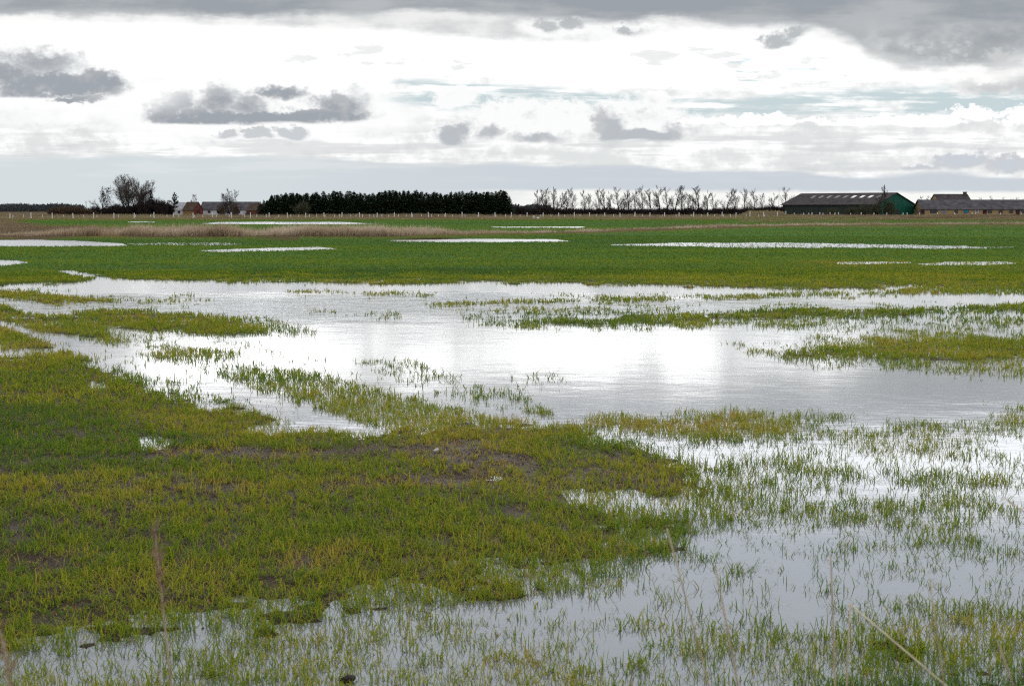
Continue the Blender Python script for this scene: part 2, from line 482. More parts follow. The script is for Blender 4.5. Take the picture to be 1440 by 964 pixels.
def ground_mat():
    m, nt = new_mat('ground')
    L = nt.links.new
    out = N(nt, 'ShaderNodeOutputMaterial'); b = N(nt, 'ShaderNodeBsdfPrincipled')
    geo = N(nt, 'ShaderNodeNewGeometry')
    fine = N(nt, 'ShaderNodeTexNoise', i_Scale=34, i_Detail=6, i_Roughness=.7)
    mid = N(nt, 'ShaderNodeTexNoise', i_Scale=3.0, i_Detail=5, i_Roughness=.6)
    big = N(nt, 'ShaderNodeTexNoise', i_Scale=.09, i_Detail=6, i_Roughness=.6)
    for n in (fine, mid, big): L(geo.outputs['Position'], n.inputs['Vector'])
    mud = ramp(nt, fine.outputs[0], [(.3, (.016, .009, .005)), (.55, (.056, .034, .019)), (.8, (.15, .10, .06))])
    tone = N(nt, 'ShaderNodeAttribute', attribute_name='tone')
    cover = N(nt, 'ShaderNodeAttribute', attribute_name='cover')
    soil = N(nt, 'ShaderNodeAttribute', attribute_name='soil')
    # crop seen from afar
    add = N(nt, 'ShaderNodeMath', operation='MULTIPLY_ADD', i_1=.5, i_2=-.25); L(big.outputs[0], add.inputs[0])
    a2 = N(nt, 'ShaderNodeMath', operation='ADD'); L(add.outputs[0], a2.inputs[0]); L(tone.outputs['Fac'], a2.inputs[1])
    m3 = N(nt, 'ShaderNodeMath', operation='MULTIPLY_ADD', i_1=.35, i_2=-.17); L(mid.outputs[0], m3.inputs[0])
    a3 = N(nt, 'ShaderNodeMath', operation='ADD'); L(a2.outputs[0], a3.inputs[0]); L(m3.outputs[0], a3.inputs[1])
    crop = ramp(nt, a3.outputs[0], [(0, (.075, .145, .045)), (.3, (.095, .155, .03)), (.6, (.115, .125, .025)), (.85, (.16, .12, .06)), (1, (.15, .11, .075))])
    mixA = N(nt, 'ShaderNodeMix', data_type='RGBA'); L(cover.outputs['Fac'], mixA.inputs[0]); L(mud, mixA.inputs[6]); L(crop, mixA.inputs[7])
    dry = ramp(nt, mid.outputs[0], [(.3, (.075, .055, .038)), (.55, (.14, .105, .068)), (.75, (.20, .155, .10))])
    mixB = N(nt, 'ShaderNodeMix', data_type='RGBA'); L(soil.outputs['Fac'], mixB.inputs[0]); L(mixA.outputs[2], mixB.inputs[6]); L(dry, mixB.inputs[7])
    L(mixB.outputs[2], b.inputs['Base Color'])
    rr = N(nt, 'ShaderNodeMapRange', i_1=.3, i_2=.7, i_3=.45, i_4=.85); L(mid.outputs[0], rr.inputs[0]); L(rr.outputs[0], b.inputs['Roughness'])
    dst = N(nt, 'ShaderNodeVectorMath', operation='LENGTH'); L(geo.outputs['Position'], dst.inputs[0])
    sp_ = N(nt, 'ShaderNodeMapRange', i_1=12, i_2=45, i_3=.09, i_4=.0); L(dst.outputs['Value'], sp_.inputs[0]); L(sp_.outputs[0], b.inputs['Specular IOR Level'])
    bp = N(nt, 'ShaderNodeBump', i_Strength=.9, i_Distance=.03); L(fine.outputs[0], bp.inputs['Height']); L(bp.outputs[0], b.inputs['Normal'])
    L(b.outputs[0], out.inputs[0])
    return m


def water_mat():
    m, nt = new_mat('water')
    L = nt.links.new
    out = N(nt, 'ShaderNodeOutputMaterial'); b = N(nt, 'ShaderNodeBsdfPrincipled')
    b.inputs['Base Color'].default_value = (.145, .148, .15, 1)
    b.inputs['IOR'].default_value = 1.7
    geo = N(nt, 'ShaderNodeNewGeometry')
    dst = N(nt, 'ShaderNodeVectorMath', operation='LENGTH'); L(geo.outputs['Position'], dst.inputs[0])
    rg_ = N(nt, 'ShaderNodeMapRange', i_1=40, i_2=140, i_3=0, i_4=.20); L(dst.outputs['Value'], rg_.inputs[0])
    rh_ = N(nt, 'ShaderNodeMapRange', i_1=8, i_2=15, i_3=.03, i_4=.085); L(dst.outputs['Value'], rh_.inputs[0])
    rs_ = N(nt, 'ShaderNodeMath', operation='ADD'); L(rg_.outputs[0], rs_.inputs[0]); L(rh_.outputs[0], rs_.inputs[1]); L(rs_.outputs[0], b.inputs['Roughness'])

    def wave(scale, sx, sy, rot, detail):
        mp = N(nt, 'ShaderNodeMapping'); mp.inputs['Scale'].default_value = (sx, sy, 1); mp.inputs['Rotation'].default_value = (0, 0, rot)
        L(geo.outputs['Position'], mp.inputs[0])
        n = N(nt, 'ShaderNodeTexNoise', i_Scale=scale, i_Detail=detail, i_Roughness=.55); L(mp.outputs[0], n.inputs['Vector'])
        return n.outputs[0]
    w1 = wave(5.5, .55, 1.6, .25, 3)
    w2 = wave(17, .6, 1.4, -.2, 2)
    # gust patches where the wind wrinkles the water
    gm = N(nt, 'ShaderNodeMapping'); gm.inputs['Location'].default_value = (4.5, -29.5, 0)
    gm.vector_type = 'POINT'
    L(geo.outputs['Position'], gm.inputs[0])
    gm2 = N(nt, 'ShaderNodeMapping'); gm2.inputs['Rotation'].default_value = (0, 0, R(40)); gm2.inputs['Scale'].default_value = (.085, .2, 1)
    L(gm.outputs[0], gm2.inputs[0])
    ln = N(nt, 'ShaderNodeVectorMath', operation='LENGTH'); L(gm2.outputs[0], ln.inputs[0])
    gn = wave(.25, 1, 1, 0, 4)
    ad = N(nt, 'ShaderNodeMath', operation='MULTIPLY_ADD', i_1=1.4, i_2=-.7); L(gn, ad.inputs[0])
    ad2 = N(nt, 'ShaderNodeMath', operation='ADD'); L(ln.outputs['Value'], ad2.inputs[0]); L(ad.outputs[0], ad2.inputs[1])
    gust = N(nt, 'ShaderNodeMapRange', interpolation_type='SMOOTHSTEP', i_1=1.15, i_2=.45, i_3=0, i_4=1); L(ad2.outputs[0], gust.inputs[0])
    st = N(nt, 'ShaderNodeMath', operation='MULTIPLY_ADD', i_1=.55, i_2=.024); L(gust.outputs[0], st.inputs[0])
    s0 = N(nt, 'ShaderNodeMath', operation='MULTIPLY_ADD', i_1=4.0); L(wave(1.5, .8, 1.0, .5, 2), s0.inputs[0]); L(w1, s0.inputs[2])
    s1 = N(nt, 'ShaderNodeMath', operation='MULTIPLY_ADD', i_1=.35); L(w2, s1.inputs[0]); L(s0.outputs[0], s1.inputs[2])
    bp = N(nt, 'ShaderNodeBump', i_Distance=.03); L(st.outputs[0], bp.inputs['Strength']); L(s1.outputs[0], bp.inputs['Height'])
    L(bp.outputs[0], b.inputs['Normal'])
    L(b.outputs[0], out.inputs[0])
    return m


M['ground'] = ground_mat()
M['water'] = water_mat()

idx = np.arange(NR*NA).reshape(NR, NA)
nxt = np.roll(idx, -1, axis=1)
F = np.stack([nxt[:-1].ravel(), nxt[1:].ravel(), idx[1:].ravel(), idx[:-1].ravel()], 1)
V = np.stack([GX, GY, H], -1).reshape(-1, 3)
COVER = np.clip(D, 0, 1)*sstep(18, 60, RR)*np.where(RR > 24, 1, 1)
COVER = np.where(H < -.005, 0, COVER)
gme = np_mesh('ground', V, F, M['ground'], {'tone': T.ravel(), 'cover': COVER.ravel(), 'soil': S.ravel()}, smooth=True)
ground = make_obj('ground', gme)
tag(ground, kind='structure')
wm = MB(); wm.quad((-260, 3.2, 0), (260, 3.2, 0), (260, 330, 0), (-260, 330, 0))
tag(wm.build('water', M['water']), kind='structure')


# ------------------------------------------------------------------ crop blades
def sector(n, r0, r1, half=27.5):
    u = rng.random(n)
    rad = np.sqrt(r0*r0+(r1*r1-r0*r0)*u)
    a = np.radians(rng.uniform(-half, half, n))
    return rad*np.sin(a), rad*np.cos(a)


def blades(X, Y, Z, k, hgt, wid, segs, spread=.35, droop=.5, tone=None, jit=.012, lean=(0, 0), tipw=1.0):
    n = len(X)*k
    x = np.repeat(X, k); y = np.repeat(Y, k); z = np.repeat(Z, k)
    x = x+rng.normal(0, jit, n); y = y+rng.normal(0, jit, n)
    h = np.repeat(hgt, k)*rng.uniform(.55, 1.15, n)
    w = np.repeat(wid, k)*rng.uniform(.7, 1.25, n)
    ph = rng.uniform(0, 2*np.pi, n)
    sp = np.abs(rng.normal(0, spread, n))+.05
    dr = rng.uniform(0, droop, n)
    tn = np.repeat(tone+rng.normal(0, .07, len(X)), k)+rng.normal(0, .10, n)
    dead = rng.random(n)
    tn = np.where(dead > .93, rng.uniform(.7, 1, n), tn)
    sp = np.where(dead > .965, sp+.7, sp)
    dx, dy = np.cos(ph), np.sin(ph)
    fa = ph+np.pi/2+rng.normal(0, .5, n)
    wx, wy = np.cos(fa)*w/2, np.sin(fa)*w/2
    vs = []
    prof = {1: [(0, 1.0)], 2: [(0, .8), (.55, 1.0)], 3: [(0, .7), (.35, 1.0), (.72, .75)]}[segs]
    for (u, ww) in prof:
        a = sp+dr*u
        ox = dx*np.sin(a)*h*u+lean[0]*h*u; oy = dy*np.sin(a)*h*u+lean[1]*h*u; oz = np.cos(a)*h*u
        for s in (-1, 1):
            vs.append(np.stack([x+ox+s*wx*ww, y+oy+s*wy*ww, z+oz], -1))
    a = sp+dr*1.6
    vs.append(np.stack([x+dx*np.sin(a)*h+lean[0]*h, y+dy*np.sin(a)*h+lean[1]*h, z+np.cos(a)*h*(1-.25*dr)], -1))
    m = len(vs)
    V = np.stack(vs, 1).reshape(-1, 3)
    base = (np.arange(n)*m)[:, None]
    tris = []
    for s in range(segs-1):
        q = 2*s
        tris += [(q, q+1, q+3), (q, q+3, q+2)]
    q = 2*(segs-1)
    tris += [(q, q+1, q+2)]
    F = np.concatenate([base+np.array(t)[None] for t in tris], 0)
    grad = np.concatenate([np.repeat([-.10+.16*u for u, _ in prof], 2), [.14]])*tipw
    return V, F, np.clip((tn[:, None]+grad[None]).ravel(), 0, 1)


parts = []


def crop_band(r0, r1, dens, k, h, w, segs, spread, half=27.5, gamma=1.0):
    area = np.radians(half)*(r1*r1-r0*r0)
    n = int(area*dens)
    X, Y = sector(n, r0, r1, half)
    d = lookup(D, X, Y); t = lookup(T, X, Y); z = lookup(H, X, Y); so = lookup(S, X, Y); w_l = lookup(W, X, Y)
    cl = fbm(X*2.3, Y*2.3, 201, 3); cf = fbm(X*9, Y*9, 207, 2); cb = fbm(X*.6, Y*.6, 203, 3)
    patch = (cl-.5)*1.5+(cf-.5)*1.0+(cb-.5)*.9
    p = np.where(d > .8, d, d*np.clip(1+patch*2.6, .06, 2.4))
    p = np.clip(p-(.55*np.clip((.46-cl)*5, 0, 1)+.5*np.clip((.45-cf)*4, 0, 1))*(d > .8), 0, 1)
    if r0 < 40:
        shore = sstep(.08, .35, w_l)*(1-sstep(.9, 1.0, w_l))*sstep(.25, .5, d)
        p = np.maximum(p, .95*shore*np.clip(.45+1.6*(cf-.3), 0, 1))
    p = p*(1-.8*np.clip(so, 0, 1))
    p = np.where(d < .012, 0, p)
    keep = rng.random(n) < p**gamma
    X, Y, z, t, cl, cb, d, wl = [q[keep] for q in (X, Y, z, t, cl, cb, d, w_l)]
    z = np.maximum(z-.004, -.03)
    flooded = sstep(.02, -.02, z)
    hh = h*(.70+.6*fbm(X*1.1, Y*1.1, 221, 3))*(.75+.5*rng.random(len(X)))*(.90+.30*flooded)
    tt = np.clip(t+(cb-.5)*.45+(cl-.5)*.25, 0, .72)
    V, F, tn = blades(X, Y, z, k, hh, np.full(len(X), w), segs, spread=spread, tone=tt)
    parts.append((V, F, tn))


crop_band(3.6, 9, 1150, 4, .078, .0046, 3, .62, half=34)
crop_band(9, 15, 760, 4, .080, .0054, 3, .58, half=30)
crop_band(15, 26, 380, 3, .092, .0085, 2, .42)
crop_band(26, 48, 150, 3, .095, .014, 2, .40)
crop_band(48, 110, 30, 3, .10, .030, 1, .38)
crop_band(110, 330, 2.6, 3, .11, .07, 1, .38)
off = 0; VV = []; FF = []; TT = []
for V, F, tn in parts:
    VV.append(V); FF.append(F+off); TT.append(tn); off += len(V)
cme = np_mesh('wheat_shoots', np.concatenate(VV), np.concatenate(FF), M['wheat'], {'tone': np.concatenate(TT)})
tag(make_obj('wheat_shoots', cme), 'short green and yellowing winter crop shoots all over the flooded field', 'crop', kind='stuff')
print('crop tris', sum(len(f) for f in FF))

# dead straw and leaf litter lying on the near ground
n = 80000
X, Y = sector(n, 4, 20)
d = lookup(D, X, Y); z = lookup(H, X, Y); t = lookup(T, X, Y)
k_ = (z > -.004) & (rng.random(n) < .45+.55*sstep(.45, .8, t)) & (d > .1)
X, Y, z = X[k_], Y[k_], z[k_]
V, F, tn = blades(X, Y, z+.004, 1, np.full(len(X), .045), np.full(len(X), .0045), 2, spread=1.25, droop=.2, tone=np.full(len(X), .86), jit=.02, tipw=.3)
sme = np_mesh('straw_litter', V, F, M['wheat'], {'tone': tn})
tag(make_obj('straw_litter', sme), 'brown dead leaves and straw lying among the crop on the muddy ground', 'litter', kind='stuff')

# crumbs and clods of wet earth
n = 60000
X, Y = sector(n, 4, 22)
d = lookup(D, X, Y); z = lookup(H, X, Y); w_l = lookup(W, X, Y)
cl = fbm(X*1.7, Y*1.7, 501, 3)
k_ =  (z > -.006) & (rng.random(n) < np.clip((1-d)*1.3+.20+.9*np.clip((cl-.55)*5, 0, 1), 0, 1)*np.clip(w_l*1.6, 0, 1))
X, Y, z = X[k_], Y[k_], z[k_]
n = len(X); rr_ = .003+.0085*rng.random(n)**2.2
vs = [np.stack([X, Y, z+rr_*rng.uniform(.7, 1.5, n)], -1)]
for q in range(5):
    a = 2*np.pi*q/5+rng.uniform(-.3, .3, n); l_ = rr_*rng.uniform(.7, 1.4, n)
    vs.append(np.stack([X+np.cos(a)*l_, Y+np.sin(a)*l_, z-.004+rr_*rng.uniform(-.2, .5, n)], -1))
V = np.stack(vs, 1).reshape(-1, 3); b_ = (np.arange(n)*6)[:, None]
F = np.concatenate([b_+np.array([0, 1+q, 1+(q+1) % 5])[None] for q in range(5)], 0)
M['crumbs'] = noisy_mat('earth_crumbs', (.016, .011, .009), (.075, .055, .045), scale=18, rough=.75, spec=.25, coord='Object')
tag(make_obj('earth_crumbs', np_mesh('earth_crumbs', V, F, M['crumbs'])), 'dark crumbs and small clods of wet soil between the near shoots', 'soil', kind='stuff')

# ------------------------------------------------------------------ reeds in the ditch, dry verge along the fence
n = 90000
seg = rng.random(n)
# distribute along the ditch by chart bearing so the belt is evenly thick to the eye of a surveyor
bx = rng.uniform(-500, 1900, n)
dx_ = np.interp(bx, [p[0] for p in DITCH], ditch_xy[:, 0]); dy_ = np.interp(bx, [p[0] for p in DITCH], ditch_xy[:, 1])
wide = np.interp(bx, [-500, 0, 100, 560, 640, 900, 1100, 2000], [5, 5, 6, 5, 3.5, 4, 9, 14])
Y = dy_+np.abs(rng.normal(0, .5, n))*wide-1.0; X = dx_*Y/dy_+rng.normal(0, .3, n)
hr = np.interp(bx, [-500, 0, 60, 130, 250, 560, 640, 720, 900, 1000, 1100, 1440, 2000], [.35, .35, .5, .95, 1.0, .95, .62, .42, .42, .55, .5, .5, .5])
clump = fbm(X*.5, Y*.5, 301, 3)
pr = np.interp(bx, [-500, 60, 120, 560, 640, 900, 1000, 1440, 2000], [.35, .45, 1, 1, .6, .45, .45, .5, .5])*np.clip(.3+2.2*(clump-.25), .05, 1)
kk = rng.random(n) < pr
X, Y, hr, clump = X[kk], Y[kk], hr[kk], clump[kk]
hr = hr*(.45+.95*clump)*rng.uniform(.7, 1.15, len(X))
V, F, tn = blades(X, Y, np.full(len(X), .02), 2, hr, np.full(len(X), .028), 2, spread=.10, droop=.35, tone=.5+(fbm(X*.3, Y*.3, 303, 3)-.5)*1.4, jit=.05, lean=(.12, 0))
rme = np_mesh('dry_reeds', V, F, M['reed'], {'tone': tn})
tag(make_obj('dry_reeds', rme), 'belt of pale dry reeds leaning along the ditch across the field', 'reeds', kind='stuff')

n = 60000
bx = rng.uniform(-500, 1900, n)
base_y = rng.uniform(338, 380, n)
X = gx(bx, base_y); Y = base_y
hv = .45*(.6+.8*fbm(X*.25, Y*.1, 311, 3))
z = lookup(H, X, Y)
V, F, tn = blades(X, Y, z, 2, hv, np.full(n, .09), 1, spread=.2, droop=.3, tone=.4+(fbm(X*.06, Y*.05, 313, 3)-.5)*1.8, jit=.1)
vme = np_mesh('verge_grass', V, F, M['verge'], {'tone': tn})
tag(make_obj('verge_grass', vme), 'rough strip of bleached long grass in front of and behind the white post fence', 'grass', kind='stuff')

# rough pale grass between ditch and fence on the right, and on the brown fallow at left
n = 50000
X, Y = sector(n, 105, 330, 24)
px, py = chart(X, Y)
so = lookup(S, X, Y)
nn = fbm(X*.08, Y*.04, 321, 4)
sel = (so > .35) | ((px > 1040) & (py < 318) & (nn > .42)) | ((px > 760) & (py > 314) & (py < 321) & (nn > .5))
sel &= lookup(H, X, Y) > 0
X, Y = X[sel], Y[sel]
V, F, tn = blades(X, Y, lookup(H, X, Y), 2, np.full(len(X), .26), np.full(len(X), .06), 1, spread=.3, droop=.3, tone=.25+(fbm(X*.2, Y*.2, 323, 3)-.5)*1.6, jit=.1)
fme = np_mesh('fallow_grass', V, F, M['verge'], {'tone': tn})
tag(make_obj('fallow_grass', fme), 'patchy brown fallow grass between the reed belt and the far fence', 'grass', kind='stuff')


# ------------------------------------------------------------------ daylight
world = bpy.data.worlds.new('World')
SC.world = world
world.use_nodes = True
wt = world.node_tree
wt.nodes.clear()
K = 10.0                          # cloud brightness is given in units of the 0.1 background strength
SUN_EL, SUN_AZ = 36.0, 8.0        # ahead of the viewpoint, a little to the right, behind cloud


class E:
    """tiny expression wrapper for math nodes"""
    def __init__(s, x): s.x = x
    def _op(s, op, *o):
        n = wt.nodes.new('ShaderNodeMath'); n.operation = op
        for i, v in enumerate((s,)+o):
            v = v.x if isinstance(v, E) else v
            if isinstance(v, (int, float)): n.inputs[i].default_value = v
            else: wt.links.new(v, n.inputs[i])
        return E(n.outputs[0])
    def __add__(s, o): return s._op('ADD', o)
    __radd__ = __add__
    def __sub__(s, o): return s._op('SUBTRACT', o)
    def __rsub__(s, o): return E(o)._op('SUBTRACT', s)
    def __mul__(s, o): return s._op('MULTIPLY', o)
    __rmul__ = __mul__
    def __truediv__(s, o): return s._op('DIVIDE', o)
    def max(s, o): return s._op('MAXIMUM', o)
    def min(s, o): return s._op('MINIMUM', o)


def smooth(x, a, b, lo=0.0, hi=1.0):
    n = wt.nodes.new('ShaderNodeMapRange'); n.interpolation_type = 'SMOOTHSTEP'
    wt.links.new(x.x, n.inputs[0])
    if a > b: a, b, lo, hi = b, a, hi, lo
    for i, v in enumerate((a, b, lo, hi)): n.inputs[i+1].default_value = v
    return E(n.outputs[0])


def curve(x, pts, lo=-400, hi=1840, vlo=0, vhi=300):
    """piecewise smooth function of bearing"""
    t = (x-lo)/(hi-lo)
    n = wt.nodes.new('ShaderNodeFloatCurve')
    c = n.mapping.curves[0]
    P_ = [((a-lo)/(hi-lo), (v-vlo)/(vhi-vlo)) for a, v in pts]
    while len(c.points) < len(P_): c.points.new(.5, .5)
    for q, (a, v) in zip(c.points, P_): q.location = (a, v)
    for q in c.points: q.handle_type = 'AUTO'
    n.mapping.update()
    wt.links.new(t.x, n.inputs['Value'])
    return E(n.outputs[0])*(vhi-vlo)+vlo


def comb(x, y, z=0.0):
    n = wt.nodes.new('ShaderNodeCombineXYZ')
    for i, v in enumerate((x, y, z)):
        if isinstance(v, E): wt.links.new(v.x, n.inputs[i])
        else: n.inputs[i].default_value = v
    return n.outputs[0]


def noise(vec, scale, detail=5, rough=.55, dist=0.0, color=False):
    n = wt.nodes.new('ShaderNodeTexNoise'); n.noise_dimensions = '2D'
    n.inputs['Scale'].default_value = scale; n.inputs['Detail'].default_value = detail
    n.inputs['Roughness'].default_value = rough; n.inputs['Distortion'].default_value = dist
    wt.links.new(vec, n.inputs['Vector'])
    return (E(n.outputs[0])-.5)*2.0+.5


def mixc(f, a, b):
    n = wt.nodes.new('ShaderNodeMix'); n.data_type = 'RGBA'
    if isinstance(f, E): wt.links.new(f.x, n.inputs[0])
    else: n.inputs[0].default_value = f
    for i, v in ((6, a), (7, b)):
        if isinstance(v, tuple): n.inputs[i].default_value = (*v, 1)
        else: wt.links.new(v, n.inputs[i])
    return n.outputs[2]




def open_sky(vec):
    """broken bright overcast above and behind the viewpoint, with a glow round the hidden sun and an added low bright band"""
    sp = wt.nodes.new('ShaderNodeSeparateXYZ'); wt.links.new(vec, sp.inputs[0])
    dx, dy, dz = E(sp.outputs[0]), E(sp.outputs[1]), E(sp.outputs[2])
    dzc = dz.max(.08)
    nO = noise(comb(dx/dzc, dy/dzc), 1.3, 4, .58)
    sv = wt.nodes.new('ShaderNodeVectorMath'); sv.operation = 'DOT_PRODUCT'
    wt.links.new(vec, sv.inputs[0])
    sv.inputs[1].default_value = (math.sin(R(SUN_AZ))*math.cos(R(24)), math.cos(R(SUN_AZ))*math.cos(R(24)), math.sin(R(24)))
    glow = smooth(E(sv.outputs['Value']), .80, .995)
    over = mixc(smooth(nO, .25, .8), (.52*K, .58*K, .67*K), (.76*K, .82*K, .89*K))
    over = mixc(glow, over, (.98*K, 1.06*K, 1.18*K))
    lowband = smooth(dz, .225, .165)*smooth(dy, .5, .85)  # bright strip added above the view to whiten reflections in the flood
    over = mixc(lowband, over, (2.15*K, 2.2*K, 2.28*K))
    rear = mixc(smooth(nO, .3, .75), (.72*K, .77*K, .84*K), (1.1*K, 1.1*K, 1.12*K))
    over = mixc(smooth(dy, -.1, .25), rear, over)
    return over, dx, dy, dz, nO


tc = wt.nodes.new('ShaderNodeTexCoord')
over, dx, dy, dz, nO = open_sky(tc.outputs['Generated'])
sky = wt.nodes.new('ShaderNodeTexSky')
sky.sky_type = 'NISHITA'; sky.sun_disc = False
sky.sun_elevation = R(SUN_EL); sky.sun_rotation = R(SUN_AZ)
sky.air_density = 1.0; sky.dust_density = 2.0; sky.ozone_density = 1.2
thin = smooth(noise(comb(dx/dz.max(.1)+5.0, dy/dz.max(.1)+3.0), .7, 3, .5), .62, .85)*smooth(dz, .35, .55)
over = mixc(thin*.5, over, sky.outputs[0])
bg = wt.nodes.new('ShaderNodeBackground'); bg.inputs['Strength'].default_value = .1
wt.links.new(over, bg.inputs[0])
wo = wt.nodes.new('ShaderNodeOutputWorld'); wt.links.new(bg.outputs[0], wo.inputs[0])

# the cloud bank low over the plain ahead: a real shell 30 km out
sm, wt = new_mat('sky_clouds')
tc = wt.nodes.new('ShaderNodeTexCoord')
nv = wt.nodes.new('ShaderNodeVectorMath'); nv.operation = 'NORMALIZE'; wt.links.new(tc.outputs['Object'], nv.inputs[0])
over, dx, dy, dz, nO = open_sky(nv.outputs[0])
yy = dy.max(.05)
# sky chart: bearing sx and height sy in the same chart units as the survey (tangents x 2000)
sx = (dx/yy*2000.0+720.0).max(-3000.0).min(4400.0)
tz = dz/yy
sy = (295.0-tz.min(1.2)*2000.0)
isf = smooth(dy, .12, .45)
pos = comb(sx*.001, sy*.001)

nA = noise(comb(sx*.010, sy*.022), 1.0, 6, .6)            # ragged warps
nB = noise(comb(sx*.0032+10.23, sy*.022+5.609999999999999), 1.0, 6, .62)     # streaky layers
nC = noise(comb(sx*.030+23.87, sy*.042+13.09), 1.0, 6, .62)      # puffs
nD = noise(comb(sx*.0016+15.809999999999999, sy*.008+8.67), 1.0, 4, .5)      # broad
nE = noise(comb(sx*.013+28.21, sy*.060+15.469999999999999), 1.0, 5, .6)       # fine streaks
nF = noise(comb(sx*.085+6.820000000000001, sy*.11+3.74), 1.0, 4, .6)       # fine tatters
nA2 = noise(comb(sx*.012+44.64, sy*.020+24.48), 1.0, 5, .6)
nC2 = noise(comb(sx*.034+65.10000000000001, sy*.050+35.699999999999996), 1.0, 5, .6)
nS = noise(comb(sx*.0045+5.27, sy*.075+2.8899999999999997), 1.0, 5, .55)     # thin horizontal streaks

sky = wt.nodes.new('ShaderNodeTexSky')
sky.sky_type = 'NISHITA'; sky.sun_disc = False
sky.sun_elevation = R(SUN_EL); sky.sun_rotation = R(SUN_AZ)
sky.air_density = 1.0; sky.dust_density = 2.0; sky.ozone_density = 1.2
nsm = wt.nodes.new('ShaderNodeVectorMath'); nsm.operation = 'SCALE'; nsm.inputs[3].default_value = .35
wt.links.new(nv.outputs[0], sky.inputs[0])
wt.links.new(sky.outputs[0], nsm.inputs[0])
blue = mixc(.86, nsm.outputs[0], (.58*K, .71*K, .76*K))

# high white sheet with a torn opening
topg = curve(sx, [(-400,170),(430,158),(520,140),(570,114),(640,115),(700,118),(780,123),(840,130),(930,137),(1000,139),(1100,133),(1260,124),(1340,121),(1500,118),(1840,120)])
botg = curve(sx, [(-400,150),(430,140),(560,150),(640,158),(760,160),(900,160),(1000,168),(1100,168),(1300,167),(1440,170),(1600,170),(1840,170)])
g1 = smooth(sy-topg+(nE-.5)*10.0+(nS-.5)*10.0, -4, 7)
g2 = smooth(botg-sy+(nE-.5)*14.0+(nC-.5)*8.0, -4, 9)
gapm = g1*g2*smooth(nS*.5+nE*.3+nB*.2, .70, .46)
gap2 = smooth(sx+(nA-.5)*60.0, 990, 1040)*smooth(sx+(nA-.5)*60.0, 1220, 1160)*smooth(sy, 78, 84)*smooth(sy, 124, 116)*smooth(nS*.7+nE*.3, .54, .62)
gapm = gapm.max(gap2*.8)
core = smooth(sy, 30, 62)*smooth(sy+(nA-.5)*50.0, 150, 95)
wlo = mixc(smooth(nB*.4+nA*.3+nC*.3, .28, .66), (.76*K, .78*K, .78*K), (1.10*K, 1.10*K, 1.09*K))
wn = nB*.45+nE*.2+nA*.35
core = core*(1.0-smooth(sy-topg+(nA-.5)*14.0, -34, -6)*smooth(sx, 470, 560))
wcore = mixc(smooth(wn, .22, .46), (.86*K, .875*K, .87*K), (1.02*K, 1.02*K, 1.015*K))
wcore = mixc(smooth(wn, .31, .54), wcore, (4.6*K, 4.6*K, 4.55*K))
white = mixc(core, wlo, wcore)
c = mixc(1.0-gapm, blue, white)
# cream and grey streaks in the lower part
streak = smooth(nS*.5+nB*.5, .40, .62)*smooth(sy+(nA-.5)*14.0, 158, 200)
c = mixc(streak*.75, c, (.66*K, .68*K, .69*K))
# soft grey wisps, left
wis = smooth(nB*.6+nE*.4, .45, .75)*smooth(sx, 520, 260)*smooth(sy, 36, 60)*smooth(sy, 200, 150)
c = mixc(wis*.75, c, (.66*K, .68*K, .69*K))
veil = smooth(sx+(nA-.5)*60.0, 270, 60)*smooth(sy, 150, 90)*smooth(sy, 34, 70)*smooth(nA*.5+nB*.5, .3, .55)
c = mixc(veil*.6, c, (.62*K, .65*K, .67*K))
# level grey-blue bank on the horizon
bed = curve(sx, [(-400,214),(0,224),(200,219),(300,220),(480,226),(620,231),(740,229),(900,233),(1000,240),(1100,239),(1200,250),(1300,240),(1440,250),(1840,250)])
bankm = smooth(sy-bed+(nE-.5)*6.0+(nB-.5)*8.0+(nC-.5)*4.0, -3, 6)
hor = mixc(smooth(sy+(nB-.5)*5.0+(nC-.5)*3.0, 266, 273)*smooth(sx+(nB-.5)*160, 640, 800), mixc(smooth(sx, 200, 900), (.66*K, .72*K, .745*K), (.60*K, .65*K, .705*K)), (.95*K, .95*K, .92*K))
hor = mixc(smooth(nB*.6+nS*.4, .5, .8)*.4*smooth(sy, 262, 240), hor, (.82*K, .84*K, .84*K))
c = mixc(bankm, c, hor)


